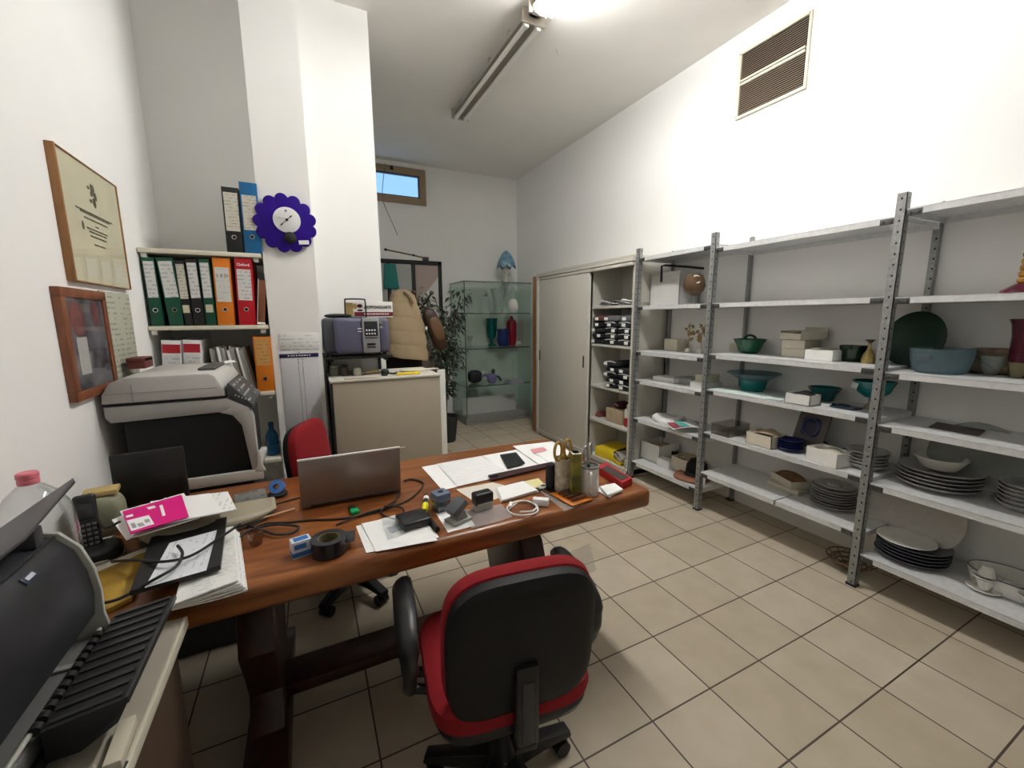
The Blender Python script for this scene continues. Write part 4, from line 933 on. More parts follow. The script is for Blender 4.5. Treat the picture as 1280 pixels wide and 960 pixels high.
t, W, H = binder('ring_binder', 'red and white binder right of the orange one on the second alcove shelf', 292, 314, 299, 320, 322, SZ[1], BR, lab=LAB, lab_rng=(.37, .83))
letters('Oxford', 'maker_name', PAPER, t, (0, -.0018, H*.895), .02, FACE_Y, width=W*.72, bold=.0004)
t = thing('leaning_folder', 'brown folder in a white cover leaning at the column end of the second alcove shelf', 'folder', (-.222, SY+.03, SZ[1]+.003), 0, ry=R(6))
part(MB().box(-.018, -.014, 0, .25, 0, .245, .001).box(-.018, .016, 0, .003, 0, .245, .001), 'cover', mat('tan leather cover', (.20, .07, .03), .5), t)
part(MB().box(-.0215, -.0185, -.004, .25, .0, .25, .001).box(-.021, .018, -.004, -.001, 0, .012, .001), 'sleeve', WCARD, t)
part(MB().box(-.013, .012, .004, .24, .004, .235), 'pages', mat('brown pages', (.16, .07, .04), .8), t)
REDBOX = mat('red box file', (.46, .015, .03), .5)
for (u0, u1, b0, b1, lab_) in ((199, 224, 206, 230, 'red and white box file nearest the left wall on the third alcove shelf'), (226, 249, 232, 254, 'red and white box file, second from the left wall on the third alcove shelf')):
    t, W, H = binder('box_file', lab_, u0, u1, b0, b1, 412, SZ[2], PAPER, lab=LAB, hole=False, cat='box file', lab_rng=(.44, .74), h=.30)
    part(MB().box(-W*.46, W*.46, -.0022, -.0002, H*.78, H*.93), 'red_band', REDBOX, t); part(MB().box(-W*.46, W*.46, -.0022, -.0002, H*.05, H*.42), 'red_band', REDBOX, t)
# magazines between
mx0, mx1 = at_y(257, 430, SY+.03).x, at_y(311, 430, SY+.03).x
n = 15
mags = [mat('magazine grey', (.36, .35, .33), .7), mat('magazine pale', (.55, .54, .51), .7), mat('magazine brown', (.20, .17, .14), .7), PAPER]
for k in range(n):
    x = mx0+.008+(mx1-mx0)*(k)/n
    w_ = (mx1-mx0)/n*.8
    t = thing('magazine', ['grey', 'pale', 'brownish', 'white'][k % 4]+' magazine, number '+['one', 'two', 'three', 'four', 'five', 'six', 'seven', 'eight', 'nine', 'ten', 'eleven', 'twelve', 'thirteen', 'fourteen', 'fifteen'][k]+' from the red box files towards the orange binder', 'magazine', (x+.022, SY+.03+random.uniform(0, .02), SZ[2]+.002), 0, 'magazines on the third alcove shelf', ry=R(-3-.5*k))
    o = part(MB().box(-w_/2, w_/2, 0, .21, 0, .255+random.uniform(-.02, .01), .001), 'pages', mags[k % 4], t)
t, W, H = binder('ring_binder', 'orange binder with an orange spine label standing alone on the third alcove shelf', 315, 337, 322, 344, 415, SZ[2], BO, lab=print_mat('orange spine label', (.62, .33, .10), (.3, .12, .02), .02, 'Z', .4, .5, 60), lab_rng=(.48, .97), h=.31)
x, y = at_y(333, 555, SY+.12).x, SY+.10
t = thing('water_bottle', 'dark blue plastic bottle on the lowest alcove shelf', 'bottle', (-.212-.02, y, SZ[3]+.001))
r = .034
part(MB().lathe([(0, 0), (r*.95, 0), (r, .008), (r, .05), (r*.92, .058), (r, .066), (r, .11), (r*.8, .135), (r*.4, .16), (r*.36, .175)], 28), 'body', glass_mat('blue bottle plastic', (.01, .12, .28), .8, .2), t)
part(MB().lathe([(r*.42, .172), (r*.42, .20), (0, .201)], 20), 'cap', mat('bottle cap blue', (.01, .07, .18), .4), t)
# white paper scrap stuck above the panel
# ------------------------------------------------------------------ clock, notice and calendar on the column
CYF = 2.75
c = at_y(357, 279, CYF-.02); rr = (at_y(397, 279, CYF-.02).x-at_y(317, 279, CYF-.02).x)/2
clk = thing('wall_clock', 'violet blue flower-shaped wall clock with a white dial on the column', 'clock', (c.x, CYF-.004, c.z))
N = 156; pts = []
for i in range(N):
    a = 2*PI*i/N; k = abs(math.sin(a*13/2+.2))**.6
    pts.append((rr*(.84+.16*k)*math.cos(a), rr*(.84+.16*k)*math.sin(a)))
part(MB().prism(pts, -.022, 0, 'Y', .003), 'petal_disc', mat('violet blue lacquer', (.020, .0, .21), .5, spec=.25), clk)
ex, ez = rr*.05, rr*.10
part(MB().lathe([(0, 0), (rr*.43, 0), (rr*.43, .006), (rr*.40, .008), (0, .008)], 44, Matrix.Translation((ex, -.022, ez)) @ Matrix.Rotation(PI/2, 4, 'X')), 'dial', mat('white dial', (.78, .78, .78), .35), clk)
part(MB().cyl((ex-.002, -.031, ez+rr*.30), (ex-.002, -.0325, ez+rr*.30), rr*.035, n=14), 'dial_mark', mat('grey mark', (.12, .12, .14), .5), clk)
def hand(a, L, w_):
    q = MB().prism([(-w_*.4, -L*.12), (w_*.4, -L*.12), (w_*.5, L*.45), (w_*1.6, L*.68), (w_*.5, L*.78), (0, L), (-w_*.5, L*.78), (-w_*1.6, L*.68), (-w_*.5, L*.45)], -.0012, 0, 'Y')
    bmesh.ops.transform(q.bm, matrix=Matrix.Rotation(a, 4, 'Y'), verts=q.bm.verts)
    return q
for a, L, w_ in ((R(47), rr*.27, .0028), (R(226), rr*.36, .0024)): part(hand(a, L, w_), 'clock_hand', BLACK, clk, (ex, -.032, ez))
part(hand(R(283), rr*.38, .0006), 'second_hand', DGREY, clk, (ex, -.0335, ez))
part(MB().cyl((ex, -.034, ez), (ex, -.03, ez), rr*.045, n=14), 'hub', BLACK, clk)
part(MB().blob(rr*.20, rr*.12, rr*.20, 1, 1, (rr*.11, -.028, -rr*.50)), 'black_knob', mat('black rubber', (.02, .018, .018), .8), clk)
part(MB().box(-.026, .026, -.001, 0, -.011, .011), 'price_tag', PAPER, clk, (rr*.53, -.024, -rr*.62), (0, R(-5), 0))
def oncol(u, v): return at_y(u, v, CYF)
a, b = oncol(350, 438), oncol(397, 416)
t = one(MB().box(0, b.x-a.x, -.0025, 0, 0, b.z-a.z, .0005), 'wall_notice', print_mat('notice paper', (.80, .80, .79), (.12, .12, .14), .02, 'Z', .22, .5, 40), 'small white printed notice taped to the column under the clock', 'notice', (a.x, CYF, a.z))
a, b = oncol(361, 560), oncol(397, 441)
t = thing('wall_calendar', 'tall narrow pale calendar with a navy header hanging on the column', 'calendar', (a.x, CYF, a.z)); W, H = b.x-a.x, b.z-a.z
part(MB().box(0, W, -.004, -.001, 0, H-.018, .0005), 'sheet', mat('calendar paper', (.60, .60, .62), .7), t)
part(MB().box(-.004, W+.004, -.006, -.0005, H-.022, H, .001), 'header', mat('navy header', (.012, .012, .07), .5), t)
part(MB().cyl((W*.5, 0, H+.008), (W*.5, -.01, H+.008), .003, n=8), 'nail', BLACK, t)
q = MB(); rn = random.Random(5)
for c_ in (.46, .57):
    for k in range(30):
        z = H-.034-k*.0125
        if z > .01: q.box(W*c_-rn.uniform(.001, .004), W*c_+rn.uniform(.001, .004), -.0046, -.004, z-.0024, z+.0024)
part(q, 'date_marks', mat('calendar ink', (.08, .08, .10), .7), t)
q = MB()
for k in range(9): q.box(W*.2+k*W*.07, W*.2+k*W*.07+W*rn.uniform(.03, .055), -.0066, -.006, H-.014, H-.008)
part(q, 'header_print', PAPER, t)

# ------------------------------------------------------------------ copier
CX0, CX1, CY = -.70, -.225, 2.03
cop = thing('photocopier', 'grey and black office photocopier standing against the left wall', 'photocopier', (0, CY, 0))
D = .47
part(MB().box(-.63, -.25, .02, D, .0, .74, .01).box(-.60, -.30, .01, .02, .08, .35, .004).box(-.60, -.30, .01, .02, .40, .70, .004), 'paper_cabinet', DGREY, cop)
part(MB().box(-.66, -.255, .03, D, .74, 1.054, .008), 'body', MBLACK, cop)
part(MB().prism([(-.700, 1.075), (-.685, 1.055), (-.33, 1.062), (-.285, 1.05), (-.255, 1.035), (-.240, 1.075), (-.315, 1.118), (-.700, 1.118)], 0, D, 'Y', .006), 'scanner_base', CGREYB, cop)
part(MB().prism([(-.345, 1.0605), (-.300, 1.045), (-.272, 1.00), (-.252, .80), (-.226, .80), (-.228, 1.03), (-.241, 1.0745), (-.30, 1.08)], -.001, .05, 'Y', .004), 'front_pillar', CGREYB, cop)
part(MB().box(-.695, -.32, .004, D-.004, 1.118, 1.128), 'lid_gap', MBLACK, cop)
part(MB().prism([(-.703, 1.128), (-.318, 1.128), (-.322, 1.165), (-.345, 1.215), (-.365, 1.228), (-.625, 1.228), (-.675, 1.205), (-.700, 1.165)], -.006, D, 'Y', .012), 'lid', CGREY, cop)
part(MB().box(-.610, -.608, -.0075, -.005, 1.132, 1.20).box(-.69, -.34, -.0075, -.005, 1.166, 1.1675), 'lid_seam', mat('seam grey', (.25, .245, .235), .6), cop)
part(MB().box(-.42, -.36, .10, .36, 1.226, 1.240, .006), 'lid_hinge_cover', mat('dark lid pad', (.08, .08, .08), .5), cop)
pn = part(MB().prism([(-.312, 1.128), (-.308, 1.178), (-.300, 1.178), (-.226, 1.085), (-.226, 1.066), (-.24, 1.073)], .0, D*.72, 'Y', .003), 'control_panel', mat('control panel', (.05, .05, .052), .45), cop)
q = MB(); rn = random.Random(9)
sl = math.atan2(-.093, .074)
for j in range(4):
    for i in range(9):
        if rn.random() < .3: continue
        q.box(-.006, .003, 0, .014, 0, .0025, m=Matrix.Translation((-.290+.017*j, .025+i*.034, 1.178-.0965*(.15+.225*j)*1.0+.001)) @ Matrix.Rotation(-sl, 4, 'Y'))
part(q, 'keypad', mat('pale keys', (.45, .45, .44), .5), pn)
q = MB()
for i in range(5): q.box(-.285+i*.011, -.279+i*.011, -.0015, .0005, 1.128-.006*i-.002, 1.132-.006*i)
part(q, 'panel_marks', mat('pale keys', (.45, .45, .44), .5), pn)
part(MB().box(-.52, -.228, .005, D-.05, .755, .785, .006).box(-.52, -.212, -.012, .010, .755, .80, .004), 'exit_tray', mat('off white tray', (.60, .585, .54), .45), cop)
part(MB().prism([(-.245, .79), (-.20, .79), (-.212, .82), (-.216, .885), (-.226, .885), (-.230, .82)], -.012, .0, 'Y', .002), 'tray_fin', mat('off white tray', (.60, .585, .54), .45), cop)
one(MB().sheet(.05, .04, .002, 8, 8, .03, 3), 'paper_scrap', PAPER, 'crumpled white paper scrap on the back edge of the copier panel', 'paper', (-.345, CY+.40, 1.229), .4)

# ------------------------------------------------------------------ desk
DZ = .755
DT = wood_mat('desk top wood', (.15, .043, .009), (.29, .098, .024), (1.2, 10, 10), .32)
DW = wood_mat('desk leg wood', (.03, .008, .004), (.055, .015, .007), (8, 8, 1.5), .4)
dk = thing('wooden_desk', 'long reddish brown wooden trestle desk with a thick rounded top', 'desk', (0, 0, 0))
part(MB().box(-.62, 1.205, 1.18, 2.0, .675, DZ, .022, 4), 'top', DT, dk)
def ped(x0, x1):
    q = MB().prism([(1.40, .10), (1.80, .10), (1.74, .20), (1.78, .30), (1.84, .42), (1.80, .52), (1.72, .58), (1.86, .62), (1.86, .675), (1.32, .675), (1.32, .62), (1.46, .58), (1.40, .52), (1.36, .42), (1.42, .30), (1.46, .20)], x0, x1, 'X', .006)
    return q
for x in (-.21, .775):
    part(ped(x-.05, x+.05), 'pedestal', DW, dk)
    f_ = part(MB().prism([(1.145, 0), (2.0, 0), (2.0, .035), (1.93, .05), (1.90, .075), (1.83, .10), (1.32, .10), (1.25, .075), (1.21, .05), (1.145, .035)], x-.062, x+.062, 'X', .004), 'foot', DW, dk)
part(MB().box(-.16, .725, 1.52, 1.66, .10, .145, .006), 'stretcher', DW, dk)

# ------------------------------------------------------------------ chairs
SHELLM = mat('chair shell black', (.007, .007, .007), .55, spec=.3)
def swivel_chair(label, loc, rz, lift=0., base_rot=0., arms=True):
    t = thing('office_chair', label, 'chair', (loc[0], loc[1], 0), rz)
    # seat
    part(MB().blob(.225, .215, .045, .55, .42, (0, .015, .455), 36, 12), 'seat', RED, t, label='red fabric seat cushion')
    part(MB().blob(.215, .205, .03, .5, .42, (0, .01, .415), 36, 10), 'seat_shell', BLACK, t)
    # backrest
    tilt = Matrix.Rotation(R(6), 4, 'X')
    up = Matrix.Rotation(PI/2, 4, 'X')
    zc = .655+lift
    part(MB().blob(.196, .205+lift*.3, .034, .5, .50, (0, -.165, zc), 40, 12, tilt @ up), 'back_cushion', RED, t, label='red fabric back cushion')
    part(MB().blob(.190, .199+lift*.3, .036, .45, .50, (0, -.188, zc-.004), 40, 12, tilt @ up), 'back_shell', SHELLM, t)
    part(MB().box(-.030, .030, -.235, -.205, .40, .62+lift, .008).box(-.03, .03, -.225, -.02, .372, .39, .006), 'back_bracket', BLACK, t)
    part(MB().box(-.016, .016, -.238, -.234, .41, .58, .003), 'bracket_strip', DGREY, t)
    for s in ((-1, 1) if arms else ()):
        x = s*.265
        part(MB().tube([(x-.06*s, .06, .405), (x, .08, .42), (x, .14, .48), (x, .185, .57), (x, .19, .615), (x, .14, .638), (x, .03, .642), (x, -.06, .622), (x, -.085, .57), (x, -.065, .50), (x, -.02, .44), (x, .01, .415), (x-.06*s, .0, .405)], [.017, .018, .018, .02, .026, .033, .034, .031, .024, .02, .018, .017, .017], 12, 4, False, .75), 'armrest', BLACK, t)
    part(MB().cyl((0, 0, .40), (0, 0, .36), .06, .05).cyl((0, 0, .36), (0, 0, .20), .028).cyl((0, 0, .24), (0, 0, .08), .04, .045), 'column', BLACK, t)
    part(MB().cyl((.02, -.03, .385), (.24, -.06, .375), .006, n=8).cyl((.20, -.055, .377), (.25, -.062, .374), .010, n=10), 'lever', CHROME, t)
    for k in range(5):
        a = base_rot-rz+k*2*PI/5
        lg = part(MB().prism([(0, .05), (.0, .115), (.05, .125), (.16, .10), (.245, .078), (.25, .06), (.24, .055), (.14, .06)], -.024, .024, 'Y', .008), 'leg', BLACK, t, (0, 0, 0), (0, 0, a))
        part(MB().cyl((.215, -.028, .026), (.215, -.006, .026), .026).cyl((.215, .006, .026), (.215, .028, .026), .026).cyl((.235, 0, .03), (.235, 0, .07), .008, n=10).box(.205, .245, -.005, .005, .02, .055, .002), 'caster', BLACK, lg)
    return t, zc
ch, zc = swivel_chair('black-backed swivel chair with red cushions in front of the desk', (.445, .995), R(-8), 0., R(2))
part(MB().sheet(.055, .07, .001, 6, 6, .01, 2, Matrix.Translation((.172, -.175, zc+.172)) @ Matrix.Rotation(R(75), 4, 'X') @ Matrix.Rotation(R(10), 4, 'Z')), 'plastic_wrap', SHEETP, ch, label='torn scrap of clear plastic wrap on the top corner')
swivel_chair('red swivel chair tucked in behind the desk by the copier', (.135, 2.215), R(-112), .055, R(-60), False)
# ------------------------------------------------------------------ things behind the desk
fc = thing('filing_cabinet', 'beige metal filing cabinet standing in front of the broad white pillar', 'cabinet', (0, 2.65, 0))
fx0, fx1 = at_y(412, 475, 2.65).x, at_y(550, 475, 2.65).x
FZ = at_y(480, 475, 2.65).z
FM = mat('beige enamel', (.38, .335, .255), .5)
part(MB().box(fx0+.012, fx1, .0, .46, 0, FZ, .004), 'body', FM, fc)
part(MB().box(fx0, fx0+.012, -.004, .45, 0, FZ-.005, .002), 'side_strip', BLACK, fc)
part(MB().box(fx0, fx1+.004, -.006, .47, FZ, FZ+.014, .003), 'top_board', mat('pale top board', (.56, .54, .47), .5), fc)
p0, p1 = at_y(485, 598, 2.645), at_y(531, 595, 2.645)
part(MB().box(at_y(465, 560, 2.65).x, at_y(506, 555, 2.65).x, -.006, .0, at_y(500, 559, 2.65).z-.008, at_y(500, 559, 2.65).z, .002), 'label_rail', mat('pale rail', (.66, .64, .58), .4), fc)
wq = at_y(548, 500, 3.12).x
one(MB().box(0, at_y(557.5, 500, 3.12).x-wq, 0, .02, .003, at_y(553, 462, 3.12).z, .002), 'whiteboard', WCARD, 'narrow white board standing upright behind the right side of the filing cabinet', 'board', (wq, 3.12, 0))
one(MB().box(0, .03, 0, .30, 0, at_y(405, 490, 2.66).z, .003), 'side_panel', mat('pale grey panel', (.5, .5, .49), .5), 'pale grey panel wedged beside the black edge of the filing cabinet', 'panel', (fx0-.036, 2.66-.22, 0)) if False else None
# shelf on the pillar with the till-like machine
MS = thing('machine_shelf', 'black wall shelf fixed to the broad pillar above the filing cabinet', 'shelf', (0, 2.80, 1.205))
part(MB().box(.088, .50, 0, .38, -.018, 0, .003), 'board', BLACK, MS)
for x in (.12, .46): part(MB().box(x, x+.02, .06, .38, -.04, -.0185, .002).box(x, x+.02, .36, .38, -.16, -.04, .002), 'bracket', BLACK, MS)
mz = 1.206
mm = thing('desktop_machine', 'blue grey desktop machine with a keypad on the black wall shelf', 'machine', (.094, 2.79, mz))
MW, MH, MD = at_y(486, 400, 2.79).x-.094, at_y(440, 397, 2.79).z-mz, .30
MBL = mat('blue grey plastic', (.105, .105, .165), .38)
part(MB().box(0, MW, .04, MD, .015, MH, .025, 3), 'body', DGREY if False else mat('dark blue grey', (.07, .072, .085), .42), mm)
part(MB().box(MW*.16, MW*.60, -.012, .06, .02, MH*.99, .025, 3), 'front_cover', MBL, mm)
part(MB().box(MW*.82, MW, -.006, .06, .02, MH*.97, .022, 3), 'front_cover', MBL, mm)
kp = part(MB().box(MW*.57, MW*.835, -.024, .05, .02, MH*1.0, .01, 2), 'keypad_panel', mat('silver grey plastic', (.36, .36, .37), .35, metal=.3), mm)
part(MB().box(MW*.60, MW*.805, -.0275, -.0235, MH*.52, MH*.90, .003), 'display', mat('display dark', (.03, .032, .036), .2), kp)
q = MB()
for j in range(2):
    for i in range(4): q.box(MW*.62+i*MW*.042, MW*.645+i*MW*.042, -.0295, -.027, MH*(.56+.09*j), MH*(.60+.09*j), .0005)
part(q, 'keypad', PAPER, kp)
part(MB().box(MW*.60, MW*.80, -.0265, -.0235, MH*.46, MH*.48).box(MW*.63, MW*.76, -.0275, -.0235, MH*.28, MH*.33, .001).box(MW*.63, MW*.76, -.0275, -.0235, MH*.21, MH*.245, .001), 'slot', BLACK, kp)
part(MB().box(MW*.50, MW*.57, -.018, -.011, MH*.70, MH*.725, .001).box(MW*.50, MW*.57, -.018, -.011, MH*.63, MH*.65, .001), 'badge', PAPER, mm)
q = MB()
part(MB().lathe([(0, 0), (.010, 0), (.012, .008), (.0, .012)], 16, Matrix.Rotation(PI/2, 4, 'X')), 'knob', CHROME, mm, (MW*.86, -.006, MH*.88)); part(MB().lathe([(0, 0), (.008, 0), (.009, .006), (.0, .01)], 16, Matrix.Rotation(PI/2, 4, 'X')), 'knob', CHROME, mm, (MW*.87, -.006, MH*.74))
part(MB().blob(.085, .06, .014, .8, .6, (.10, .13, MH+.012)), 'rubber_lid', BLACK, mm)
for x in (.03, MW-.03):
    for y in (.06, MD-.03): part(MB().cyl((x, y, 0), (x, y, .016), .012, n=12), 'rubber_foot', BLACK, mm)
# sign box on the machine
sz = mz+MH+.001
a, b = at_y(434, 397, 2.88), at_y(491, 377, 2.88)
sx0, sx1 = at_y(432, 395, 2.88).x, at_y(491, 395, 2.88).x; SH_ = at_y(460, 377, 2.88).z-sz
sg = thing('sign_box', 'white and maroon advertising box standing on the blue grey machine', 'sign', (sx0, 2.88, sz), R(-2)); SWd = sx1-sx0
part(MB().box(0, SWd, 0, .05, 0, SH_, .002), 'carton', WCARD, sg)
part(MB().box(SWd*.18, SWd, -.0012, 0, SH_*.08, SH_*.34), 'maroon_band', mat('maroon print', (.17, .012, .025), .5), sg)
part(MB().box(0, SWd*.16, -.0012, 0, SH_*.10, SH_*.92).blob(.014, .0008, .018, 1, 1, (SWd*.20, -.001, SH_*.70)), 'tan_emblem', mat('tan print', (.36, .25, .09), .6), sg)
part(MB().blob(.017, .0008, .012, 1, 1, (SWd*.30, -.0012, SH_*.72)).blob(.017, .0008, .006, 1, 1, (SWd*.30, -.0012, SH_*.45)), 'dark_emblem', mat('dark maroon print', (.06, .008, .015), .6), sg)
letters('#IOPPONGOARTE', 'lettering', mat('black ink', (.02, .02, .02), .6), sg, (SWd*.68, -.0016, SH_*.64), .026, FACE_Y, width=SWd*.58, bold=.0006)
q = MB(); rn = random.Random(2); x = SWd*.38
while x < SWd*.9:
    l = rn.uniform(.005, .016); q.box(x, x+l, -.0019, -.0012, SH_*.18, SH_*.25); x += l+.003
part(q, 'small_print', PAPER, sg)
fr = thing('wire_stand', 'black rounded wire frame standing in front of the advertising box', 'stand', (at_y(445, 395, 2.85).x, 2.855, sz))
wF, hF = at_y(457, 390, 2.85).x-at_y(431, 390, 2.85).x, at_y(445, 374, 2.85).z-sz
part(MB().tube([(-wF/2, 0, .004), (-wF/2, 0, hF*.5), (-wF/2*.96, 0, hF*.9), (-wF/2*.8, 0, hF), (wF/2*.8, 0, hF), (wF/2*.96, 0, hF*.9), (wF/2, 0, hF*.5), (wF/2, 0, .004)], .0045, 8, 4), 'wire_loop', BLACK, fr)
part(MB().box(-wF/2-.005, wF/2+.005, -.012, .012, 0, .005, .002), 'base_bar', BLACK, fr)
# things on top of the filing cabinet
FT = FZ+.015
def jar(u0, u1, vb, vt, m, label, cap):
    x, y, r, h = seat(u0, u1, vb, vt, FT)
    t = thing('jar', label, 'jar', (x, y, FT), 0)
    part(MB().lathe([(0, 0), (r, 0), (r, h*.75), (r*.85, h*.82)], 24), 'body', m, t); part(MB().lathe([(r*.9, h*.82), (r*.9, h), (0, h)], 24), 'lid', cap, t)
jar(412, 425, 470, 457, mat('olive jar', (.20, .19, .14), .4), 'squat olive grey jar at the left end of the filing cabinet top', mat('olive jar lid', (.28, .27, .2), .4))
jar(426, 436, 470, 456, mat('brown jar', (.05, .03, .025), .3), 'small dark brown jar beside the squat olive jar', BLACK)
jar(442, 452, 470, 460, mat('beige jar', (.36, .33, .26), .5), 'low beige jar right of the dark brown jar', mat('beige jar lid', (.42, .4, .33), .5))
p = at_z(462, 468, FT)
t = thing('paint_brush', 'wooden handled brush lying on the filing cabinet', 'brush', (p.x, p.y+.02, FT+.012), R(12))
part(MB().tube([(-.02, 0, 0), (.03, 0, .004), (.07, 0, 0)], [.006, .012, .008], 10, 3), 'handle', mat('yellow wood', (.56, .42, .17), .5), t)
part(MB().box(-.06, -.02, -.012, .012, -.006, .006, .002), 'bristles', mat('bristles', (.3, .25, .2), .9), t)
p = at_z(482, 470, FT)
one(MB().blob(.026, .024, .022, .8, 1, (0, 0, .022)).tube([(.0, -.01, .02), (.05, -.015, .012), (.075, -.02, .02)], .006, 8, 3), 'black_clamp', BLACK, 'small black clamp in the middle of the filing cabinet top', 'clamp', (p.x, p.y+.02, FT))
p = at_z(512, 468, FT)
t = thing('utility_knife', 'yellow utility knife lying on the filing cabinet', 'knife', (p.x, p.y, FT), R(4))
part(MB().box(-.085, .07, -.012, .012, 0, .016, .004), 'body', YEL, t); part(MB().box(-.105, -.085, -.008, .008, .005, .008), 'blade', CHROME, t)
p = at_z(525, 463, FT)
one(MB().sheet(.26, .10, .004, 12, 6, .012, 4), 'paper_slips', CARD, 'cream paper slips behind the yellow knife on the filing cabinet', 'papers', (p.x, p.y+.02, FT+.0005), .05)
p = at_z(447, 474, FT)
one(MB().box(-.09, .10, -.02, .02, 0, .010, .002), 'wooden_ruler', mat('pinkish slat', (.58, .50, .43), .6), 'pinkish flat slat along the front edge of the filing cabinet top', 'ruler', (p.x+.02, p.y+.025, FT))

# ------------------------------------------------------------------ far-corner items: screen, coat stand, plant
PY = 5.25
a, b = at_y(478, 328, PY), at_y(552, 327, PY)
scx0, scx1, scz = a.x-.35, b.x, at_y(552, 327, PY).z
scn = thing('folding_screen', 'black framed glazed screen standing before the back wall', 'screen', (scx0, PY, 0)); SW2 = scx1-scx0
sc_fr = MB().box(0, SW2, 0, .035, scz-.05, scz, .004).box(0, SW2, 0, .035, 0, .06, .004).box(SW2-.045, SW2, 0, .035, 0, scz, .004).box(0, .045, 0, .035, 0, scz, .004)
x1, x2 = at_y(517, 340, PY).x-scx0, at_y(486, 340, PY).x-scx0
part(sc_fr, 'frame', MBLACK, scn)
for x in (x1, x2): part(MB().box(x-.022, x+.022, .0, .035, .06, scz-.05, .003), 'mullion', MBLACK, scn)
part(MB().box(.045, x2-.022, .015, .021, .06, scz-.05), 'panel', mat('grey panel glass', (.36, .37, .35), .2), scn)
part(MB().box(x2+.022, x1-.022, .015, .021, .06, scz-.05), 'panel', mat('grey panel glass', (.36, .37, .35), .2), scn)
pk = part(MB().box(x1+.022, SW2-.045, .015, .021, .06, scz-.05), 'panel', mat('pinkish panel', (.34, .27, .24), .2), scn, label='pinkish panel with a pale diagonal reflection painted on')  # mirror-like pane: its pinkish reflection is put into the panel colour
z0_ = at_y(535, 380, PY).z; zt_ = at_y(548, 346, PY).z
part(MB().prism([(x1+.025, z0_-.25), (SW2-.05, z0_-.25), (SW2-.05, zt_), (x1+.12, z0_+.10), (x1+.025, z0_-.02)], .0125, .0145, 'Y'), 'painted_reflection', mat('pale patch', (.52, .47, .41), .5, noise_amt=.35, noise_scale=14), pk)  # pale reflected shape painted flat on the pane
tz0, tz1 = at_y(492, 361, PY).z, at_y(492, 330, PY).z; tx0, tx1 = at_y(479, 345, PY).x, at_y(497, 345, PY).x
one(MB().prism([(0, tz0), (tx1-tx0+.01, tz0), (tx1-tx0-.02, tz1), (.02, tz1)], -.02, 0, 'Y', .004), 'teal_cloth', mat('teal cloth', (.005, .15, .13), .7), 'teal cloth hanging over the upper left of the black framed screen', 'cloth', (tx0, PY-.001, 0))
a, b, c_ = at_y(482, 312, PY), at_y(517, 319, PY), at_y(533, 325, PY)
pl = thing('picture_light', 'thin brass lamp arm above the black framed screen', 'lamp arm', (c_.x, PY+.015, scz))
part(MB().tube([(a.x-c_.x, -.02, a.z-scz), (b.x-c_.x, -.01, b.z-scz), (-.02, 0, .035)], .009, 8, 0), 'arm', mat('aged brass', (.22, .17, .05), .35, metal=.7), pl)
part(MB().box(-.04, .03, -.02, .02, 0, .045, .004), 'foot_block', BLACK, pl)
part(MB().blob(.02, .015, .015, c=(a.x-c_.x, -.02, a.z-scz)), 'knob', BLACK, pl); part(MB().blob(.014, .014, .014, c=(b.x-c_.x, -.01, b.z-scz)), 'joint', BLACK, pl)
# coat stand with jacket
KY = 4.1
k = at_y(520, 400, KY)
kx = k.x
st = thing('coat_stand', 'dark coat stand with ball-tipped hooks behind the filing cabinet', 'coat stand', (kx, KY, 0))
hz = at_y(527, 380, KY).z
ST = mat('dark metal', (.05, .04, .035), .35, metal=.7)
part(MB().cyl((0, 0, .03), (0, 0, hz+.05), .018).lathe([(.20, 0), (.20, .02), (.05, .04), (0, .045)], 28), 'pole', ST, st)
bt = at_y(539.5, 366, KY-.1)
for dx_, dy_, dz_ in ((bt.x-kx, -.10, bt.z-hz), (-.16, -.06, .10), (.02, .17, .12), (-.05, -.17, .10)):
    h_ = part(MB().tube([(0, 0, hz-.05), (dx_*.4, dy_*.4, hz-.03), (dx_, dy_, hz+dz_)], .010, 8, 4), 'hook', ST, st)
    part(MB().blob(.020, .020, .020, c=(dx_, dy_, hz+dz_)), 'ball_tip', mat('bronze ball', (.15, .10, .07), .25, metal=.8), h_)
# jacket: quilted body
JY = 3.86
tp, lf, rt, bt_ = at_y(505, 362, JY), at_y(484, 440, JY), at_y(533, 440, JY), at_y(510, 448, JY)
jx = (lf.x+rt.x)/2; JH = tp.z-bt_.z; JW = (rt.x-lf.x)/2
jk = thing('puffer_jacket', 'beige quilted jacket hanging on the coat stand', 'jacket', (jx, JY, bt_.z))
def jacket(hh, n=40, rows=60, hem=0.):
    q = MB(); rings = []
    for j in range(rows+1):
        t_ = j/rows; z = hem+(hh-hem)*t_
        w_ = JW*(1.0-.12*t_-.55*max(0, t_-.45)**1.35*1.6)
        if t_ > .93: w_ *= max(.18, 1-(t_-.93)*8)
        bulge = 1+.05*abs(math.sin(t_*5.0*PI))**.5
        x_off = -.02*t_+(.05*JW)*(1-t_)
        d_ = .10*(1-.45*t_)
        rings.append([q.bm.verts.new((x_off+w_*bulge*math.copysign(abs(math.cos(2*PI*i/n))**.75, math.cos(2*PI*i/n)), d_*bulge*math.sin(2*PI*i/n), z-.03*math.cos(2*PI*i/n)*(1-t_))) for i in range(n)])
    for ra, rb in zip(rings, rings[1:]):
        for i in range(n): q.bm.faces.new((ra[i], ra[(i+1) % n], rb[(i+1) % n], rb[i]))
    q.bm.faces.new(rings[0][::-1]); q.bm.faces.new(rings[-1]); return q
part(jacket(JH), 'shell', mat('beige quilting', (.36, .27, .16), .75, noise_amt=.15, noise_scale=12, bump=.5), jk, smooth=70)
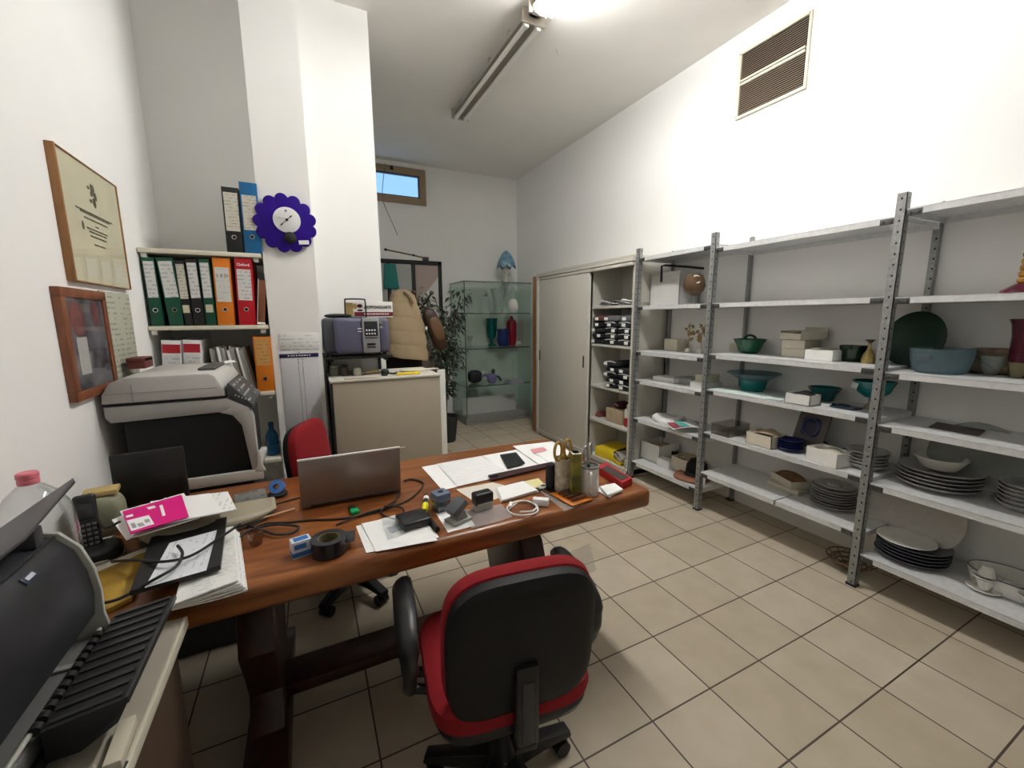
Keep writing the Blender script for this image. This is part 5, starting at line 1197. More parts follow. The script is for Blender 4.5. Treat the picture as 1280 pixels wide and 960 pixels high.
part(MB().tube([(-.02, -.08, JH*.97), (.03, -.085, JH*.9), (.06, -.09, JH*.8)], .012, 8, 4), 'collar', mat('beige collar', (.30, .22, .13), .8), jk)
part(MB().box(.0, .016, -.012, -.008, 0, .03), 'white_tab', PAPER, jk, (JW*.92, -.05, JH*.42))
q = MB().blob(JW*1.02, .10, .16, .7, .8, (0, 0, 0), 30, 14)
one(q, 'black_coat', mat('black wool', (.010, .009, .010), .95), 'black garment showing below the beige quilted jacket', 'coat', (jx-.01, JY+.16, bt_.z-.03))
c0 = at_y(541, 405, 4.05)
bg = thing('leather_bag', 'brown leather shoulder bag hanging from the coat stand', 'bag', (c0.x, 4.05, c0.z), 0, ry=R(-20))
LE = mat('brown leather bag', (.06, .026, .014), .45, noise_amt=.3, noise_scale=10)
part(MB().blob(.075, .05, .22, .7, .6, (0, 0, -.06), 28, 14), 'pouch', LE, bg)
part(MB().blob(.06, .02, .12, .8, .6, (.01, -.042, -.05), 24, 10), 'flap', mat('lighter leather', (.14, .07, .03), .45), bg)
part(MB().tube([(-.08, 0, .08), (-.09, 0, .22), (-.11, 0, .32), (-.06, 0, .24), (.05, 0, .10)], .010, 8, 4), 'strap', LE, bg)
# plant
PX, PYY = at_y(560, 450, 4.65).x, 4.65
pt = thing('potted_ficus', 'tall small-leaved ficus in a dark pot beside the glass showcase', 'plant', (PX-.06, PYY, 0))
part(MB().lathe([(0, 0), (.12, 0), (.15, .26), (.16, .27), (.16, .30), (.14, .30), (.13, .26), (0, .26)], 28), 'pot', mat('dark pot', (.02, .022, .022), .5), pt)
q = MB(); rn = random.Random(11); tips = []
for k in range(9):
    a = rn.uniform(0, 6.28); rr_ = rn.uniform(.06, .27); zt = rn.uniform(1.1, 1.72)
    pts_ = [(0.02*math.cos(a), .02*math.sin(a), .26), (rr_*.3*math.cos(a), rr_*.3*math.sin(a), zt*.6), (rr_*math.cos(a), rr_*math.sin(a), zt)]
    q.tube(pts_, .007, 6, 4); tips.append(pts_)
part(q, 'stems', mat('ficus bark', (.10, .075, .05), .9), pt)
q = MB()
for k in range(1000):
    pts_ = rn.choice(tips); f_ = rn.uniform(.34, 1.06)
    base = Vector(pts_[1]).lerp(Vector(pts_[2]), f_) if f_ > .5 else Vector(pts_[0]).lerp(Vector(pts_[1]), f_*2)
    a = rn.uniform(0, 6.28); off = rn.uniform(.01, .13)
    c = base+Vector((off*math.cos(a), off*math.sin(a), rn.uniform(-.06, .06)))
    L = rn.uniform(.045, .08)
    m_ = Matrix.Translation(c) @ Matrix.Rotation(a, 4, 'Z') @ Matrix.Rotation(rn.uniform(.1, 1.2), 4, 'Y') @ Matrix.Rotation(rn.uniform(-.8, .8), 4, 'X')
    vs = [q.bm.verts.new(m_ @ Vector(v)) for v in ((0, 0, 0), (L*.5, L*.28, .004), (L*1.25, 0, -.006), (L*.5, -L*.28, .004), (L*.55, 0, -.004))]
    q.bm.faces.new((vs[0], vs[4], vs[1])); q.bm.faces.new((vs[1], vs[4], vs[2])); q.bm.faces.new((vs[0], vs[3], vs[4])); q.bm.faces.new((vs[3], vs[2], vs[4]))
part(q, 'foliage', mat('ficus leaves', (.03, .05, .028), .4, c2=(.075, .10, .07), noise_scale=9), pt)
# ------------------------------------------------------------------ things on the desk
D0 = DZ+.0005
def quad(px, z, t=.001, nx=10, ny=8, amp=0., seed=0):
    """sheet lying at height z whose corners (far-left, far-right, near-right, near-left) are given on the table; returns builder and centre"""
    P = [at_z(u, v, z) for u, v in px]; c = sum(P, Vector())/4; c.z = z
    q = MB(); top = []; bot = []
    for j in range(ny+1):
        for i in range(nx+1):
            a, b = i/nx, j/ny
            p = (P[3].lerp(P[2], a)).lerp(P[0].lerp(P[1], a), b)-c
            h = amp*max(0, noise.noise(Vector((p.x*9+seed, p.y*9, seed*1.3)))+.3) if amp else 0
            top.append(q.bm.verts.new((p.x, p.y, h+t))); bot.append(q.bm.verts.new((p.x, p.y, h*.9)))
    W = nx+1
    for j in range(ny):
        for i in range(nx):
            a = j*W+i
            q.bm.faces.new((top[a], top[a+1], top[a+1+W], top[a+W])); q.bm.faces.new((bot[a], bot[a+W], bot[a+1+W], bot[a+1]))
    rim = list(range(W))+[j*W+nx for j in range(1, ny+1)]+[ny*W+i for i in range(nx-1, -1, -1)]+[j*W for j in range(ny-1, 0, -1)]
    for a, b in zip(rim, rim[1:]+rim[:1]): q.bm.faces.new((top[b], top[a], bot[a], bot[b]))
    bmesh.ops.recalc_face_normals(q.bm, faces=q.bm.faces[:])
    return q, c
def paper(px, z, label, m=None, t=.001, amp=0., seed=0, name='paper_sheet', cat='paper', group=None):
    q, c = quad(px, z, t, 12, 10, amp, seed)
    return one(q, name, m or PAPER, label, cat, c, 0, group)

# laptop seen from the back
a, b = at_z(377, 634, DZ+.012), at_z(501, 612, DZ+.012)
d = (b-a); d.z = 0; LW = d.length; rz = math.atan2(d.y, d.x)
LT = mat('laptop silver', (.30, .255, .235), .34, metal=.75)
lt = thing('laptop', 'silver laptop seen from behind with its lid open', 'laptop', (a.x, a.y, DZ+.0005), rz)
hinge_y = .0
part(MB().box(0, LW, hinge_y, .235, .003, .016, .004), 'base', LT, lt)
part(MB().box(.012, LW-.012, .03, .13, .0162, .0172), 'keyboard', BLACK, lt)
zt_ = (at_y(372, 575, a.y).z+at_y(503, 556, b.y).z)/2-DZ-.012
tilt = R(6)
ld = part(MB().box(0, LW, -.003, .003, 0, zt_/math.cos(tilt)*.985, .002), 'lid', LT, lt, (0, -.004, .014), (tilt, 0, 0))
part(MB().box(.006, LW-.006, .0032, .004, .008, zt_*.96), 'screen', mat('laptop screen', (.02, .022, .026), .15), ld)
part(MB().box(.0, LW, -.0042, .0036, zt_*.985, zt_*.985+.006, .001), 'lid_edge', mat('bright edge', (.85, .83, .80), .4), ld)
part(MB().cyl((.03, -.002, .014), (LW-.03, -.002, .014), .006, n=12), 'hinge', DGREY, lt)

# tape, label, stick, cup
p = at_z(347, 622, DZ)
t = thing('tape_dispenser', 'round blue tape roll in a black holder at the back left of the desk', 'tape', (p.x, p.y+.02, D0), R(-10))
part(MB().lathe([(.010, -.011), (.027, -.011), (.028, 0), (.027, .011), (.010, .011)], 32, Matrix.Translation((0, 0, .036)) @ Matrix.Rotation(R(62), 4, 'X'), cap=False), 'roll', mat('blue tape', (.05, .16, .48), .35), t)
part(MB().lathe([(.03, 0), (.034, .004), (.034, .012), (.026, .016), (0, .016)], 28).box(-.02, .02, .0, .026, .0, .024, .004), 'holder', BLACK, t)
p = at_z(316, 638, DZ)
t = thing('card_stand', 'clear acrylic holder with a grey printed card, left of the laptop', 'card holder', (p.x, p.y, D0), R(14))
cw = .105
part(MB().box(-cw/2, cw/2, -.0025, -.0005, .002, .072, m=Matrix.Rotation(R(-16), 4, 'X')).box(-cw/2, cw/2, .0012, .003, .002, .072, m=Matrix.Rotation(R(-16), 4, 'X')).box(-cw/2, cw/2, -.002, .035, 0, .002), 'holder', CLEAR, t)
part(MB().box(-cw/2+.003, cw/2-.003, 0, .0008, .004, .07, m=Matrix.Rotation(R(-16), 4, 'X')), 'card', print_mat('grey card', (.50, .49, .48), (.12, .12, .13), .02, 'Z', .35, .5, 50), t)
a, b = at_z(272, 664, DZ+.02), at_z(368, 636, DZ+.006)
one(MB().tube([(0, 0, 0), (b-a)*.5, (b-a)], .0038, 8), 'wooden_stick', mat('stick wood', (.55, .33, .20), .6), 'thin pale wooden stick lying across the cables left of the laptop', 'stick', a)
x, y, r, h = seat(311, 331, 684, 664, DZ)
t = thing('plastic_cup', 'tiny clear plastic cup on the desk beside the white paper stack', 'cup', (x, y, D0))
part(MB().lathe([(0, 0), (r*.85, 0), (r, h), (r*.94, h), (r*.8, .003), (0, .003)], 24, cap=False), 'body', pane_mat('cup plastic', (.80, .72, .66), .1, 1.5), t)
part(MB().lathe([(r*.98, h*.96), (r*1.04, h), (r*.95, h*1.02)], 24, cap=False), 'rim', pane_mat('cup plastic', (.80, .72, .66), .1, 1.5), t)
# cables
def cable(pts, label, r=.0035, name='cable', m=CABLE, sm=6, z=.004):
    P = [at_z(u, v, DZ+(w[0] if w else z)) for u, v, *w in pts]
    return one(MB().tube([p-P[0] for p in P], r, 8, sm), name, m, label, 'cable', P[0])
cable([(300, 668), (330, 655), (360, 653), (390, 650), (430, 648), (470, 640), (510, 625), (527, 610), (528, 603), (515, 599), (505, 601)], 'black laptop power lead looping round the right of the laptop')
cable([(296, 652, .006), (325, 662, .010), (345, 668, .010), (365, 666, .006), (372, 658, .012), (340, 656, .012), (310, 664, .010), (300, 672, .006)], 'tangled black cable left of the blue and white carton', .004)
cable([(500, 610), (498, 622), (480, 635, .010), (476, 640, .006), (483, 646), (498, 649), (505, 641, .010), (500, 634, .014), (480, 633, .014)], 'short black cable coiled above the black drive', .0032)
cable([(375, 622), (345, 630), (337, 636, .008), (312, 646, .008)], 'black cable running from the laptop back to the card holder', .003)
cable([(420, 656), (455, 642, .010), (490, 631, .010), (497, 618)], 'dark cable crossing behind the green memory stick', .003)
# small box and black tape roll
p = at_z(377, 697, DZ)
t = thing('carton_box', 'small blue and white carton standing beside the black tape roll', 'box', (p.x, p.y+.018, D0), R(12))
part(MB().box(-.026, .026, -.018, .018, 0, .05, .001), 'carton', mat('carton white', (.62, .66, .72), .5), t)
part(MB().box(-.0265, .0265, -.0186, .0185, .004, .018).box(-.02, .012, -.0186, -.018, .027, .042).box(-.018, .02, -.012, .012, .05, .0506), 'blue_print', mat('blue print', (.03, .14, .42), .5), t)
x, y, r, h = seat(390, 436, 701, 662, DZ)
t = thing('tape_roll', 'wide black roll of tape lying flat on the desk', 'tape roll', (x, y, D0))
part(MB().lathe([(r*.62, 0), (r, 0), (r*1.0, .048), (r*.62, .048), (r*.62, 0)], 40, cap=False), 'tape', mat('black glossy tape', (.010, .011, .016), .22), t)
part(MB().lathe([(r*.57, .001), (r*.615, .001), (r*.615, .047), (r*.57, .047), (r*.57, .001)], 36, cap=False), 'core', mat('olive core', (.14, .12, .05), .7), t)
part(MB().tube([(r*.95, -.01, .024), (r*1.08, .02, .024), (r*1.14, .05, .028)], .022, 4, 3, False, .06), 'loose_end', mat('black glossy tape', (.010, .011, .016), .22), t)
# white sheets with drive
paper([(445, 658), (520, 637), (549, 672), (458, 692)], D0, 'white sheet of paper at the desk edge under the black drive', amp=.002, seed=1)
paper([(452, 655), (526, 638), (547, 676), (470, 690)], D0+.003, 'second white sheet slightly turned beneath the black drive', amp=.002, seed=4)
q, c = quad([(477, 650), (503, 645), (508, 667), (485, 675)], D0+.0065, .002, 8, 8, .012, 6)
t = thing('plastic_bag', 'crumpled plastic sachet with a printed card left of the black drive', 'bag', c)
part(q, 'film', SHEETP, t); part(MB().box(-.025, .025, -.02, .02, -.0012, .0005, m=Matrix.Rotation(R(10), 4, 'Z')), 'card', print_mat('sachet card', (.30, .38, .46), (.1, .1, .1), .012, 'Y', .5, .45, 60), t, (.006, -.01, .0))
q, c = quad([(497, 644), (526, 640), (538, 661), (507, 672)], D0+.0075, .026, 2, 2)
t = thing('external_drive', 'square black external drive box lying on the white sheets', 'drive', c)
part(MB().box(-.048, .048, -.045, .045, 0, .026, .006, 3, m=Matrix.Rotation(R(8), 4, 'Z')), 'body', mat('satin black', (.010, .010, .011), .32), t)
part(MB().box(-.012, .012, -.0457, -.045, .010, .013, m=Matrix.Rotation(R(8), 4, 'Z')), 'badge', DGREY, t)
a, b = at_z(529, 640, DZ+.01), at_z(547, 662, DZ+.01)
t = thing('black_pen', 'thick black pen case beside the black drive, pointing at the camera', 'pen', a)
part(MB().tube([(0, 0, 0), (b-a)*.4, (b-a)], .0085, 10), 'barrel', MBLACK, t); part(MB().tube([(b-a)*.35, (b-a)*.42], .0092, 10), 'ring', mat('bronze ring', (.2, .12, .06), .3, metal=.8), t)
# memory stick
a, b = at_z(437, 630, DZ+.006), at_z(447, 645, DZ+.006)
t = thing('memory_stick', 'black and green memory stick in front of the laptop', 'memory stick', ((a.x+b.x)/2, (a.y+b.y)/2, D0), math.atan2(b.y-a.y, b.x-a.x))
part(MB().box(-.035, .0, -.011, .011, 0, .012, .003), 'cap', BLACK, t); part(MB().box(.0005, .034, -.014, .014, 0, .013, .003), 'body', mat('green plastic', (.0, .36, .10), .35), t)
# highlighter
a, b = at_z(533, 620, DZ+.01), at_z(531, 640, DZ+.01)
dd = (b-a)
t = thing('highlighter', 'short black and yellow highlighter lying by the ink bottle', 'marker', a)
part(MB().tube([(0, 0, 0), dd*.55], .0105, 12), 'cap', BLACK, t); part(MB().tube([dd*.56, dd*.98], .0115, 12), 'barrel', mat('fluo yellow', (.80, .78, .02), .4), t); part(MB().tube([dd*.12, dd*.30], .0109, 12), 'white_band', PAPER, t)
# ink bottle
x, y, r, h = seat(541, 562, 642, 614, DZ)
t = thing('ink_bottle', 'stubby clear ink bottle with a blue grey cap near the desk front', 'bottle', (x, y, D0), R(12))
part(MB().box(-r*.9, r*.9, -r*.9, r*.9, 0, h*.56, .004), 'body', pane_mat('ink bottle plastic', (.62, .65, .68), .08, 1.5), t)
part(MB().box(-r*.95, r*.95, -r*.95, r*.95, h*.57, h*.98, .006), 'cap', mat('blue grey cap', (.12, .16, .24), .45), t)
part(MB().cyl((0, 0, h*.98), (0, 0, h*.99), r*.35, n=18), 'cap_hole', MBLACK, t)
part(MB().box(-r*.75, r*.75, -r*.75, r*.75, .004, h*.3, .003), 'ink', mat('grey ink', (.22, .23, .25), .3), t)
# stamps
paper([(545, 642), (578, 634), (594, 657), (560, 666)], D0, 'white scrap of paper under the tilted grey stamp', seed=2)
p = at_z(577, 655, DZ)
t = thing('rubber_stamp', 'grey self-inking stamp with a tilted head', 'stamp', (p.x-.004, p.y+.022, D0+.0015), R(20))
GS_ = mat('stamp grey', (.085, .095, .105), .45)
part(MB().box(-.038, .038, -.030, .030, 0, .012, .003), 'base', mat('stamp pale base', (.33, .33, .31), .5), t)
part(MB().prism([(-.020, .012), (.026, .012), (.014, .040), (-.010, .040)], -.022, .022, 'Y', .002), 'body', mat('stamp mid grey', (.24, .235, .22), .5), t)
part(MB().box(-.034, .030, -.026, .026, -.013, .013, .004, m=Matrix.Translation((-.004, 0, .055)) @ Matrix.Rotation(R(-32), 4, 'Y')), 'head', GS_, t)
p = at_z(606, 640, DZ)
t = thing('rubber_stamp', 'black self-inking stamp standing upright on the plastic bag', 'stamp', (p.x, p.y+.02, D0+.003), R(6))
part(MB().box(-.034, .034, -.018, .018, 0, .026, .003), 'base', mat('stamp stone', (.40, .385, .34), .5), t)
part(MB().box(-.036, .036, -.021, .021, .022, .066, .007, 3), 'handle', BLACK, t); part(MB().box(-.031, .031, -.0225, -.0208, .026, .031), 'pale_line', mat('stamp pale line', (.5, .5, .48), .4), t)
q, c = quad([(570, 640), (627, 632), (641, 647), (590, 662)], D0+.0005, .0006, 16, 12, .008, 9)
one(q, 'plastic_bag', SHEETP, 'flattened clear plastic bag under the black stamp at the desk edge', 'bag', c)
# plans and documents
paper([(527, 584), (600, 571), (636, 594), (553, 613)], D0, 'white drawing sheet, leftmost of the spread papers at the back of the desk', amp=.001, seed=3)
DR = print_mat('faint drawing', (.80, .80, .80), (.42, .42, .45), .03, 'Y', .10, .42, 20)
paper([(546, 580), (602, 570), (640, 593), (572, 608)], D0+.003, 'faint plan drawing lying over the white drawing sheet', DR, seed=5)
paper([(603, 570), (658, 560), (698, 580), (640, 594)], D0+.0015, 'white sheet under the black smartphone', amp=.001, seed=7)
a = at_z(612, 596, DZ)
q, c = quad([(610, 596), (690, 579), (694, 583), (614, 602)], D0+.002, .008, 2, 2)
t = thing('clipboard', 'dark clipboard edge sticking out under the spread papers', 'clipboard', c)
part(q, 'board', mat('dark maroon board', (.035, .010, .014), .4), t)
part(MB().box(-.02, .02, -.006, .006, .008, .016, .002), 'clip', BLACK, t, tuple(at_z(617, 598, DZ+.002)-c))
t_ = paper([(570, 612), (616, 603), (650, 612), (600, 632)], D0, 'cream paper sheet behind the black stamp', mat('cream paper', (.70, .67, .58), .8), seed=8)
paper([(641, 558), (690, 552), (722, 571), (674, 581)], D0+.005, 'white form with a pink patch at the back right of the desk', PAPER, .0012, .003, 11)
q, c = quad([(663, 562), (679, 559), (684, 563), (667, 567)], D0+.0085, .0008, 3, 3)
one(q, 'pink_label', mat('pink print', (.66, .28, .30), .7), 'pink rectangular sticker on the white form', 'sticker', c)
q, c = quad([(645, 562), (657, 559), (689, 580), (676, 583)], D0+.0042, .0006, 8, 8, .004, 4)
one(q, 'plastic_sleeve', SHEETP, 'clear plastic sleeve under the form with the pink patch', 'sleeve', c)
q, c = quad([(625, 570), (645, 567), (656, 580), (634, 586)], D0+.0035, .008, 2, 2)
t = thing('smartphone', 'black smartphone lying on the spread papers', 'phone', c)
part(q, 'body', mat('phone black', (.012, .012, .014), .4), t)
q2, c2 = quad([(626.5, 570.6), (644.5, 568), (654.5, 579.6), (634.5, 584.8)], D0+.0118, .0004, 2, 2)
part(q2, 'screen', mat('phone glass', (.010, .010, .011), .18), t, tuple(c2-c))
for k in range(3): paper([(619+k, 612-k), (652+k, 604-k), (674-k, 615-k), (626+k, 628-k)], D0+.002+k*.004, ['bottom', 'middle', 'top'][k]+' sheet of the short white paper pile beside the black stamp', t=.0025, group='short white paper pile')
paper([(655, 602), (673, 598), (682, 607), (664, 611)], D0+.001, 'pale yellow sticky note behind the white charger', mat('yellow note', (.72, .68, .34), .8))
t = thing('key_fob', 'grey and black key fob behind the orange battery pack', 'key fob', at_z(680, 610, D0), R(20))
part(MB().blob(.030, .018, .006, .7, .8, (0, 0, .006)), 'body', mat('fob grey', (.5, .5, .48), .4), t); part(MB().blob(.012, .009, .003, 1, 1, (-.004, 0, .0115)), 'button', BLACK, t); part(MB().box(-.042, -.022, -.012, .012, .001, .008, .002), 'clip', BLACK, t)
p = at_z(697, 603, D0)
one(MB().box(-.016, .016, -.012, .012, 0, .022, .002), 'eraser', mat('salmon rubber', (.55, .16, .09), .7), 'salmon pink eraser beside the tall pen pot', 'eraser', p, R(-20))
# white cable and charger
P = [at_z(u, v, DZ+.004) for u, v in [(636, 637), (650, 627), (668, 630), (672, 639), (660, 645), (642, 644), (634, 637), (640, 630), (656, 628), (670, 634), (666, 641), (650, 642)]]
P = [p+Vector((0, 0, .0035*(i//4))) for i, p in enumerate(P)]
cc = sum(P, Vector())/len(P)
t = thing('charging_cable', 'white charging cable coiled at the desk edge', 'cable', cc)
part(MB().tube([p-cc for p in P], .003, 8, 6), 'lead', WCABLE, t); q_ = P[0]-cc
part(MB().tube([q_+Vector((.004, .0, .01)), q_+Vector((.022, .026, .012))], .0065, 8, 0, False, .6), 'plug', WCABLE, t)
p = at_z(676, 631, D0)
t = thing('phone_charger', 'white plug charger between the coiled cable and the battery pack', 'charger', p, R(-38))
part(MB().box(-.03, .03, -.014, .014, 0, .026, .004), 'body', WCABLE, t); part(MB().box(-.0305, -.0298, -.006, .006, .010, .016), 'socket', DGREY, t)
# battery pack and blister tray
q, c = quad([(672, 612), (690, 605), (742, 624), (706, 640)], D0, .0008, 16, 12, .004, 13)
one(q, 'plastic_bag', SHEETP, 'crumpled clear blister film under the orange battery pack', 'bag', c)
A_, B_, C_ = at_z(684, 611, DZ), at_z(706, 637, DZ), at_z(733, 628, DZ)
ln, wd = (A_-B_).length, (C_-B_).length
t = thing('battery_pack', 'orange and black carded pack of batteries', 'battery pack', (A_+C_)/2+Vector((0, 0, .006)), math.atan2((C_-B_).y, (C_-B_).x))
part(MB().box(-wd/2, wd/2, -ln/2, ln/2, 0, .003, .001), 'card', mat('orange card', (.66, .20, .02), .45), t)
part(MB().box(-wd/2, wd/2, ln*.18, ln/2, .0031, .0038), 'black_header', BLACK, t)
for k in range(4): part(MB().tube([(-wd*.3, -ln*.36+k*ln*.125, .0095), (wd*.3, -ln*.36+k*ln*.125, .0095)], min(.0075, ln*.06), 10), 'battery', mat('copper battery', (.22, .07, .04), .35, metal=.4), t)
part(MB().box(-wd*.36, wd*.36, -ln*.45, ln*.12, .0175, .018), 'blister', CLEAR, t)
# pen pot with scissors
x, y, r, h = seat(693, 713, 618, 572, DZ)
t = thing('pen_pot', 'tall pale patterned pot holding the yellow-handled scissors', 'pot', (x, y, D0))
part(MB().lathe([(0, 0), (r, 0), (r, h), (r*.93, h), (r*.93, .005), (0, .005)], 36, cap=False), 'pot', mat('patterned pot', (.62, .58, .47), .5, c2=(.36, .30, .20), noise_scale=35), t)
def scissors(label, x, y, z, H, hm, bm_, rz, s=1., blade=True, tilt=0.):
    t = thing('scissors', label, 'scissors', (x, y, z), rz, rx=tilt)
    for k, sg_ in enumerate((-1, 1)):
        part(MB().prism([(-.006*sg_, 0), (.004*sg_, .0), (.010*sg_, H*.55), (-.002*sg_, H*.58)], -.002+.002*k, .0+.002*k, 'Y'), 'blade', bm_, t)
        ring = [(sg_*(.026*s+.020*s*math.cos(a)), .001, H*.80+.034*s*math.sin(a)) for a in [i*PI/8 for i in range(16)]]
        part(MB().tube([(.003*sg_, .001, H*.52), (.008*sg_, .001, H*.60), (.012*sg_, .001, H*.68)], .006*s, 8, 3), 'shank', hm, t)
        part(MB().tube(ring, .0055*s, 8, 0, True), 'finger_loop', hm, t)
    part(MB().cyl((0, -.004, H*.50), (0, .006, H*.50), .005*s, n=12), 'pivot', CHROME, t)
    return t
HY = mat('mustard handle', (.42, .26, .05), .45)
scissors('large scissors with mustard and black handles in the tall pot', x-.002, y-.004, D0+.0065, .207, HY, CHROME, R(15), 1.05)
one(MB().tube([(0, 0, .006), (.012, .004, .09), (.020, .008, .148)], .0042, 8).tube([(.020, .008, .148), (.021, .0085, .158)], .0025, 6), 'pen', mat('white pen', (.7, .7, .68), .3), 'white pen standing in the tall pot', 'pen', (x+.002, y+.012, D0))
one(MB().tube([(0, 0, .006), (.004, .004, .09), (.010, .012, .138)], .0045, 8).lathe([(.0055, .1), (.0055, .135), (0, .138)], 8, Matrix.Translation((.004, .008, 0))), 'pen', BLACK, 'dark pen standing in the tall pot', 'pen', (x+.014, y-.002, D0))
p = at_z(693, 592, D0)
one(MB().blob(.022, .02, .055, .5, .6, (0, 0, .055)), 'black_case', MBLACK, 'black case standing behind the tall pen pot', 'case', (x-.030, y+.035, D0), R(20))
# green yellow box
x, y, r, h = seat(712, 725, 623, 565, DZ)
t = thing('slim_box', 'slim olive yellow box standing between the pot and the mug', 'box', (x, y, D0), R(-18))
part(MB().box(-r*.9, r*.9, -r*1.0, r*1.0, 0, h, .004), 'carton', mat('olive yellow print', (.34, .31, .035), .35, c2=(.10, .10, .02), noise_scale=18), t)
part(MB().box(-r*.92, r*.92, -r*1.02, r*1.02, h*.965, h*1.0, .003), 'lid', mat('pale lid', (.6, .58, .48), .5), t)
# mug
x, y, r, h = seat(724, 748, 622, 581, DZ)
t = thing('mug', 'white china mug with a grey rim holding steel scissors', 'mug', (x, y, D0))
part(MB().lathe([(0, 0), (r*.93, 0), (r, .006), (r, h), (r*.9, h), (r*.88, .008), (0, .007)], 40, cap=False), 'body', CHINA, t)
part(MB().lathe([(r*1.004, h*.93), (r*1.01, h), (r*.9, h*1.004), (r*.895, h*.93)], 40, cap=False), 'rim', mat('grey rim', (.30, .31, .30), .3), t)
a = math.atan2(-y, -x)+.15
part(MB().tube([(r*.97*math.cos(a), r*.97*math.sin(a), h*.82), (r*1.35*math.cos(a), r*1.35*math.sin(a), h*.8), (r*1.45*math.cos(a), r*1.45*math.sin(a), h*.5), (r*1.3*math.cos(a), r*1.3*math.sin(a), h*.2), (r*.97*math.cos(a), r*.97*math.sin(a), h*.14)], .0065, 10, 5), 'handle', CHINA, t)
SG = mat('steel grey', (.40, .40, .39), .3, metal=.8)
scissors('steel scissors standing loops up in the white mug', x-.006, y+.004, D0+.009, .20, SG, CHROME, R(30), .85)
one(MB().box(-.005, .005, -.004, .004, 0, .05, .002).tube([(0, 0, .05), (.0, 0, .115)], .0055, 8), 'craft_knife', DGREY, 'dark craft knife leaning in the white mug', 'knife', (x-.012, y-.010, D0+.009), R(20))
# red box, note pad
p0 = at_z(748, 596, DZ); p1 = at_z(791, 602, DZ)
q, c = quad([(746, 591), (757, 585.5), (790, 606), (778, 612)], D0, .03, 2, 2)
t = thing('red_box', 'open red box with a dark insert at the right end of the desk', 'box', c)
part(q, 'box', mat('red card', (.42, .012, .02), .4), t)
q2, c2 = quad([(751, 586), (760, 582), (786, 596.5), (777, 601)], D0+.0302, .001, 2, 2)
part(q2, 'dark_insert', mat('dark insert', (.03, .018, .012), .6), t, tuple(c2-c))
qa, qb = at_z(746, 591, DZ), at_z(778, 612, DZ)
part(MB().box(-.022, .022, -.0005, .0005, -.006, .006, .0002), 'white_print', PAPER, t, tuple((qa.lerp(qb, .72)-c)+Vector((0, 0, .015))), (0, 0, math.atan2((qb-qa).y, (qb-qa).x)))
q, c = quad([(744, 613), (758, 606), (774, 614), (762, 623)], D0, .004, 2, 2)
one(q, 'note_pad', mat('grey pad', (.6, .6, .58), .7), 'lower of two white note pads at the right end of the desk', 'note pad', c, 0, 'white note pads')
q, c = quad([(750, 610), (768, 606), (779, 614), (759, 621)], D0+.0055, .008, 2, 2)
one(q, 'note_pad', PAPER, 'upper of two white note pads at the right end of the desk', 'note pad', c, 0, 'white note pads')
# left end of the desk: papers, folder, phone, fax
for k in range(5):
    paper([(240-k, 682-k*2), (300-k*2, 668-k*2), (310-k*3, 740-k*3), (215+k, 765-k*2)], D0+k*.007, ['lowest', 'second', 'third', 'fourth', 'topmost'][k]+' white sheet bundle of the paper pile at the front left of the desk', PAPER if k % 2 else print_mat('pile page', (.78, .78, .76), (.4, .4, .4), .012, 'Y', .35, .5, 50), .004, .004, k*3, 'paper_bundle', 'papers', 'white paper pile on the desk')
fz = D0+.043
q, c = quad([(190, 676), (284, 650), (276, 712), (163, 745)], fz, .012, 4, 4)
t = thing('black_folder', 'black document folder lying on the white paper pile', 'folder', c)
part(q, 'cover', mat('black leatherette', (.012, .012, .013), .45), t)
q2, c2 = quad([(212, 679), (271, 663), (258, 713), (181, 735)], fz+.0125, .001, 8, 8)
part(q2, 'letter', print_mat('letter page', (.72, .74, .78), (.35, .37, .42), .018, 'X', .3, .52, 40), t, tuple(c2-c), label='white letter on the black cover')
q, c = quad([(118, 722), (190, 692), (166, 752), (118, 775)], D0, .010, 6, 6, .004, 2)
t = thing('amber_folder', 'amber yellow plastic folder left of the black folder', 'folder', c)
part(q, 'cover', mat('amber plastic', (.44, .27, .03), .25, c2=(.26, .14, .015), noise_scale=10), t)
q, c2 = quad([(117, 715), (185, 688), (188, 692), (118, 722)], D0, .012, 3, 3)
part(q, 'cream_edge', CARD, t, tuple(c2-c))
# cordless phone and cradle
p = at_z(132, 704, DZ)
t = thing('cordless_phone', 'black cordless telephone standing in its white-edged cradle', 'telephone', (p.x-.03, p.y+.03, D0), R(20))
part(MB().blob(.062, .055, .022, .5, .7, (0, 0, .022), 28, 10), 'cradle', BLACK, t)
part(MB().lathe([(.9, .0), (1.0, .004), (1.0, .014), (.93, .018)], 36, Matrix.Diagonal((.064, .057, 1, 1)), cap=False), 'cradle_band', mat('pale band', (.6, .59, .54), .4), t)
hd = part(MB().box(-.024, .024, -.012, .012, 0, .165, .009, 3), 'handset', BLACK, t, (-.004, .012, .026), (R(-14), 0, 0))
part(MB().box(-.025, -.0225, -.010, .013, .01, .155, .002), 'handset_side', mat('pale side', (.50, .47, .42), .4), hd)
part(MB().box(-.017, .017, -.0135, -.0118, .095, .14, .002), 'display', mat('phone display', (.03, .03, .033), .15), hd)
q = MB()
for j in range(5):
    for i in range(3): q.box(-.017+i*.0125, -.008+i*.0125, -.0135, -.0118, .018+j*.014, .026+j*.014, .001)
part(q, 'keys', mat('phone keys', (.10, .10, .105), .3), hd)
cable([(150, 652, .12), (131, 660, .10), (122, 650, .10), (126, 668, .06), (128, 684, .02), (140, 690, .01)], 'black telephone lead curving down behind the cordless phone', .0035)
P = [at_z(u, v, DZ+h_) for u, v, h_ in [(300, 655, .07), (275, 672, .07), (240, 694, .072), (205, 702, .072), (170, 700, .05), (140, 702, .03)]]
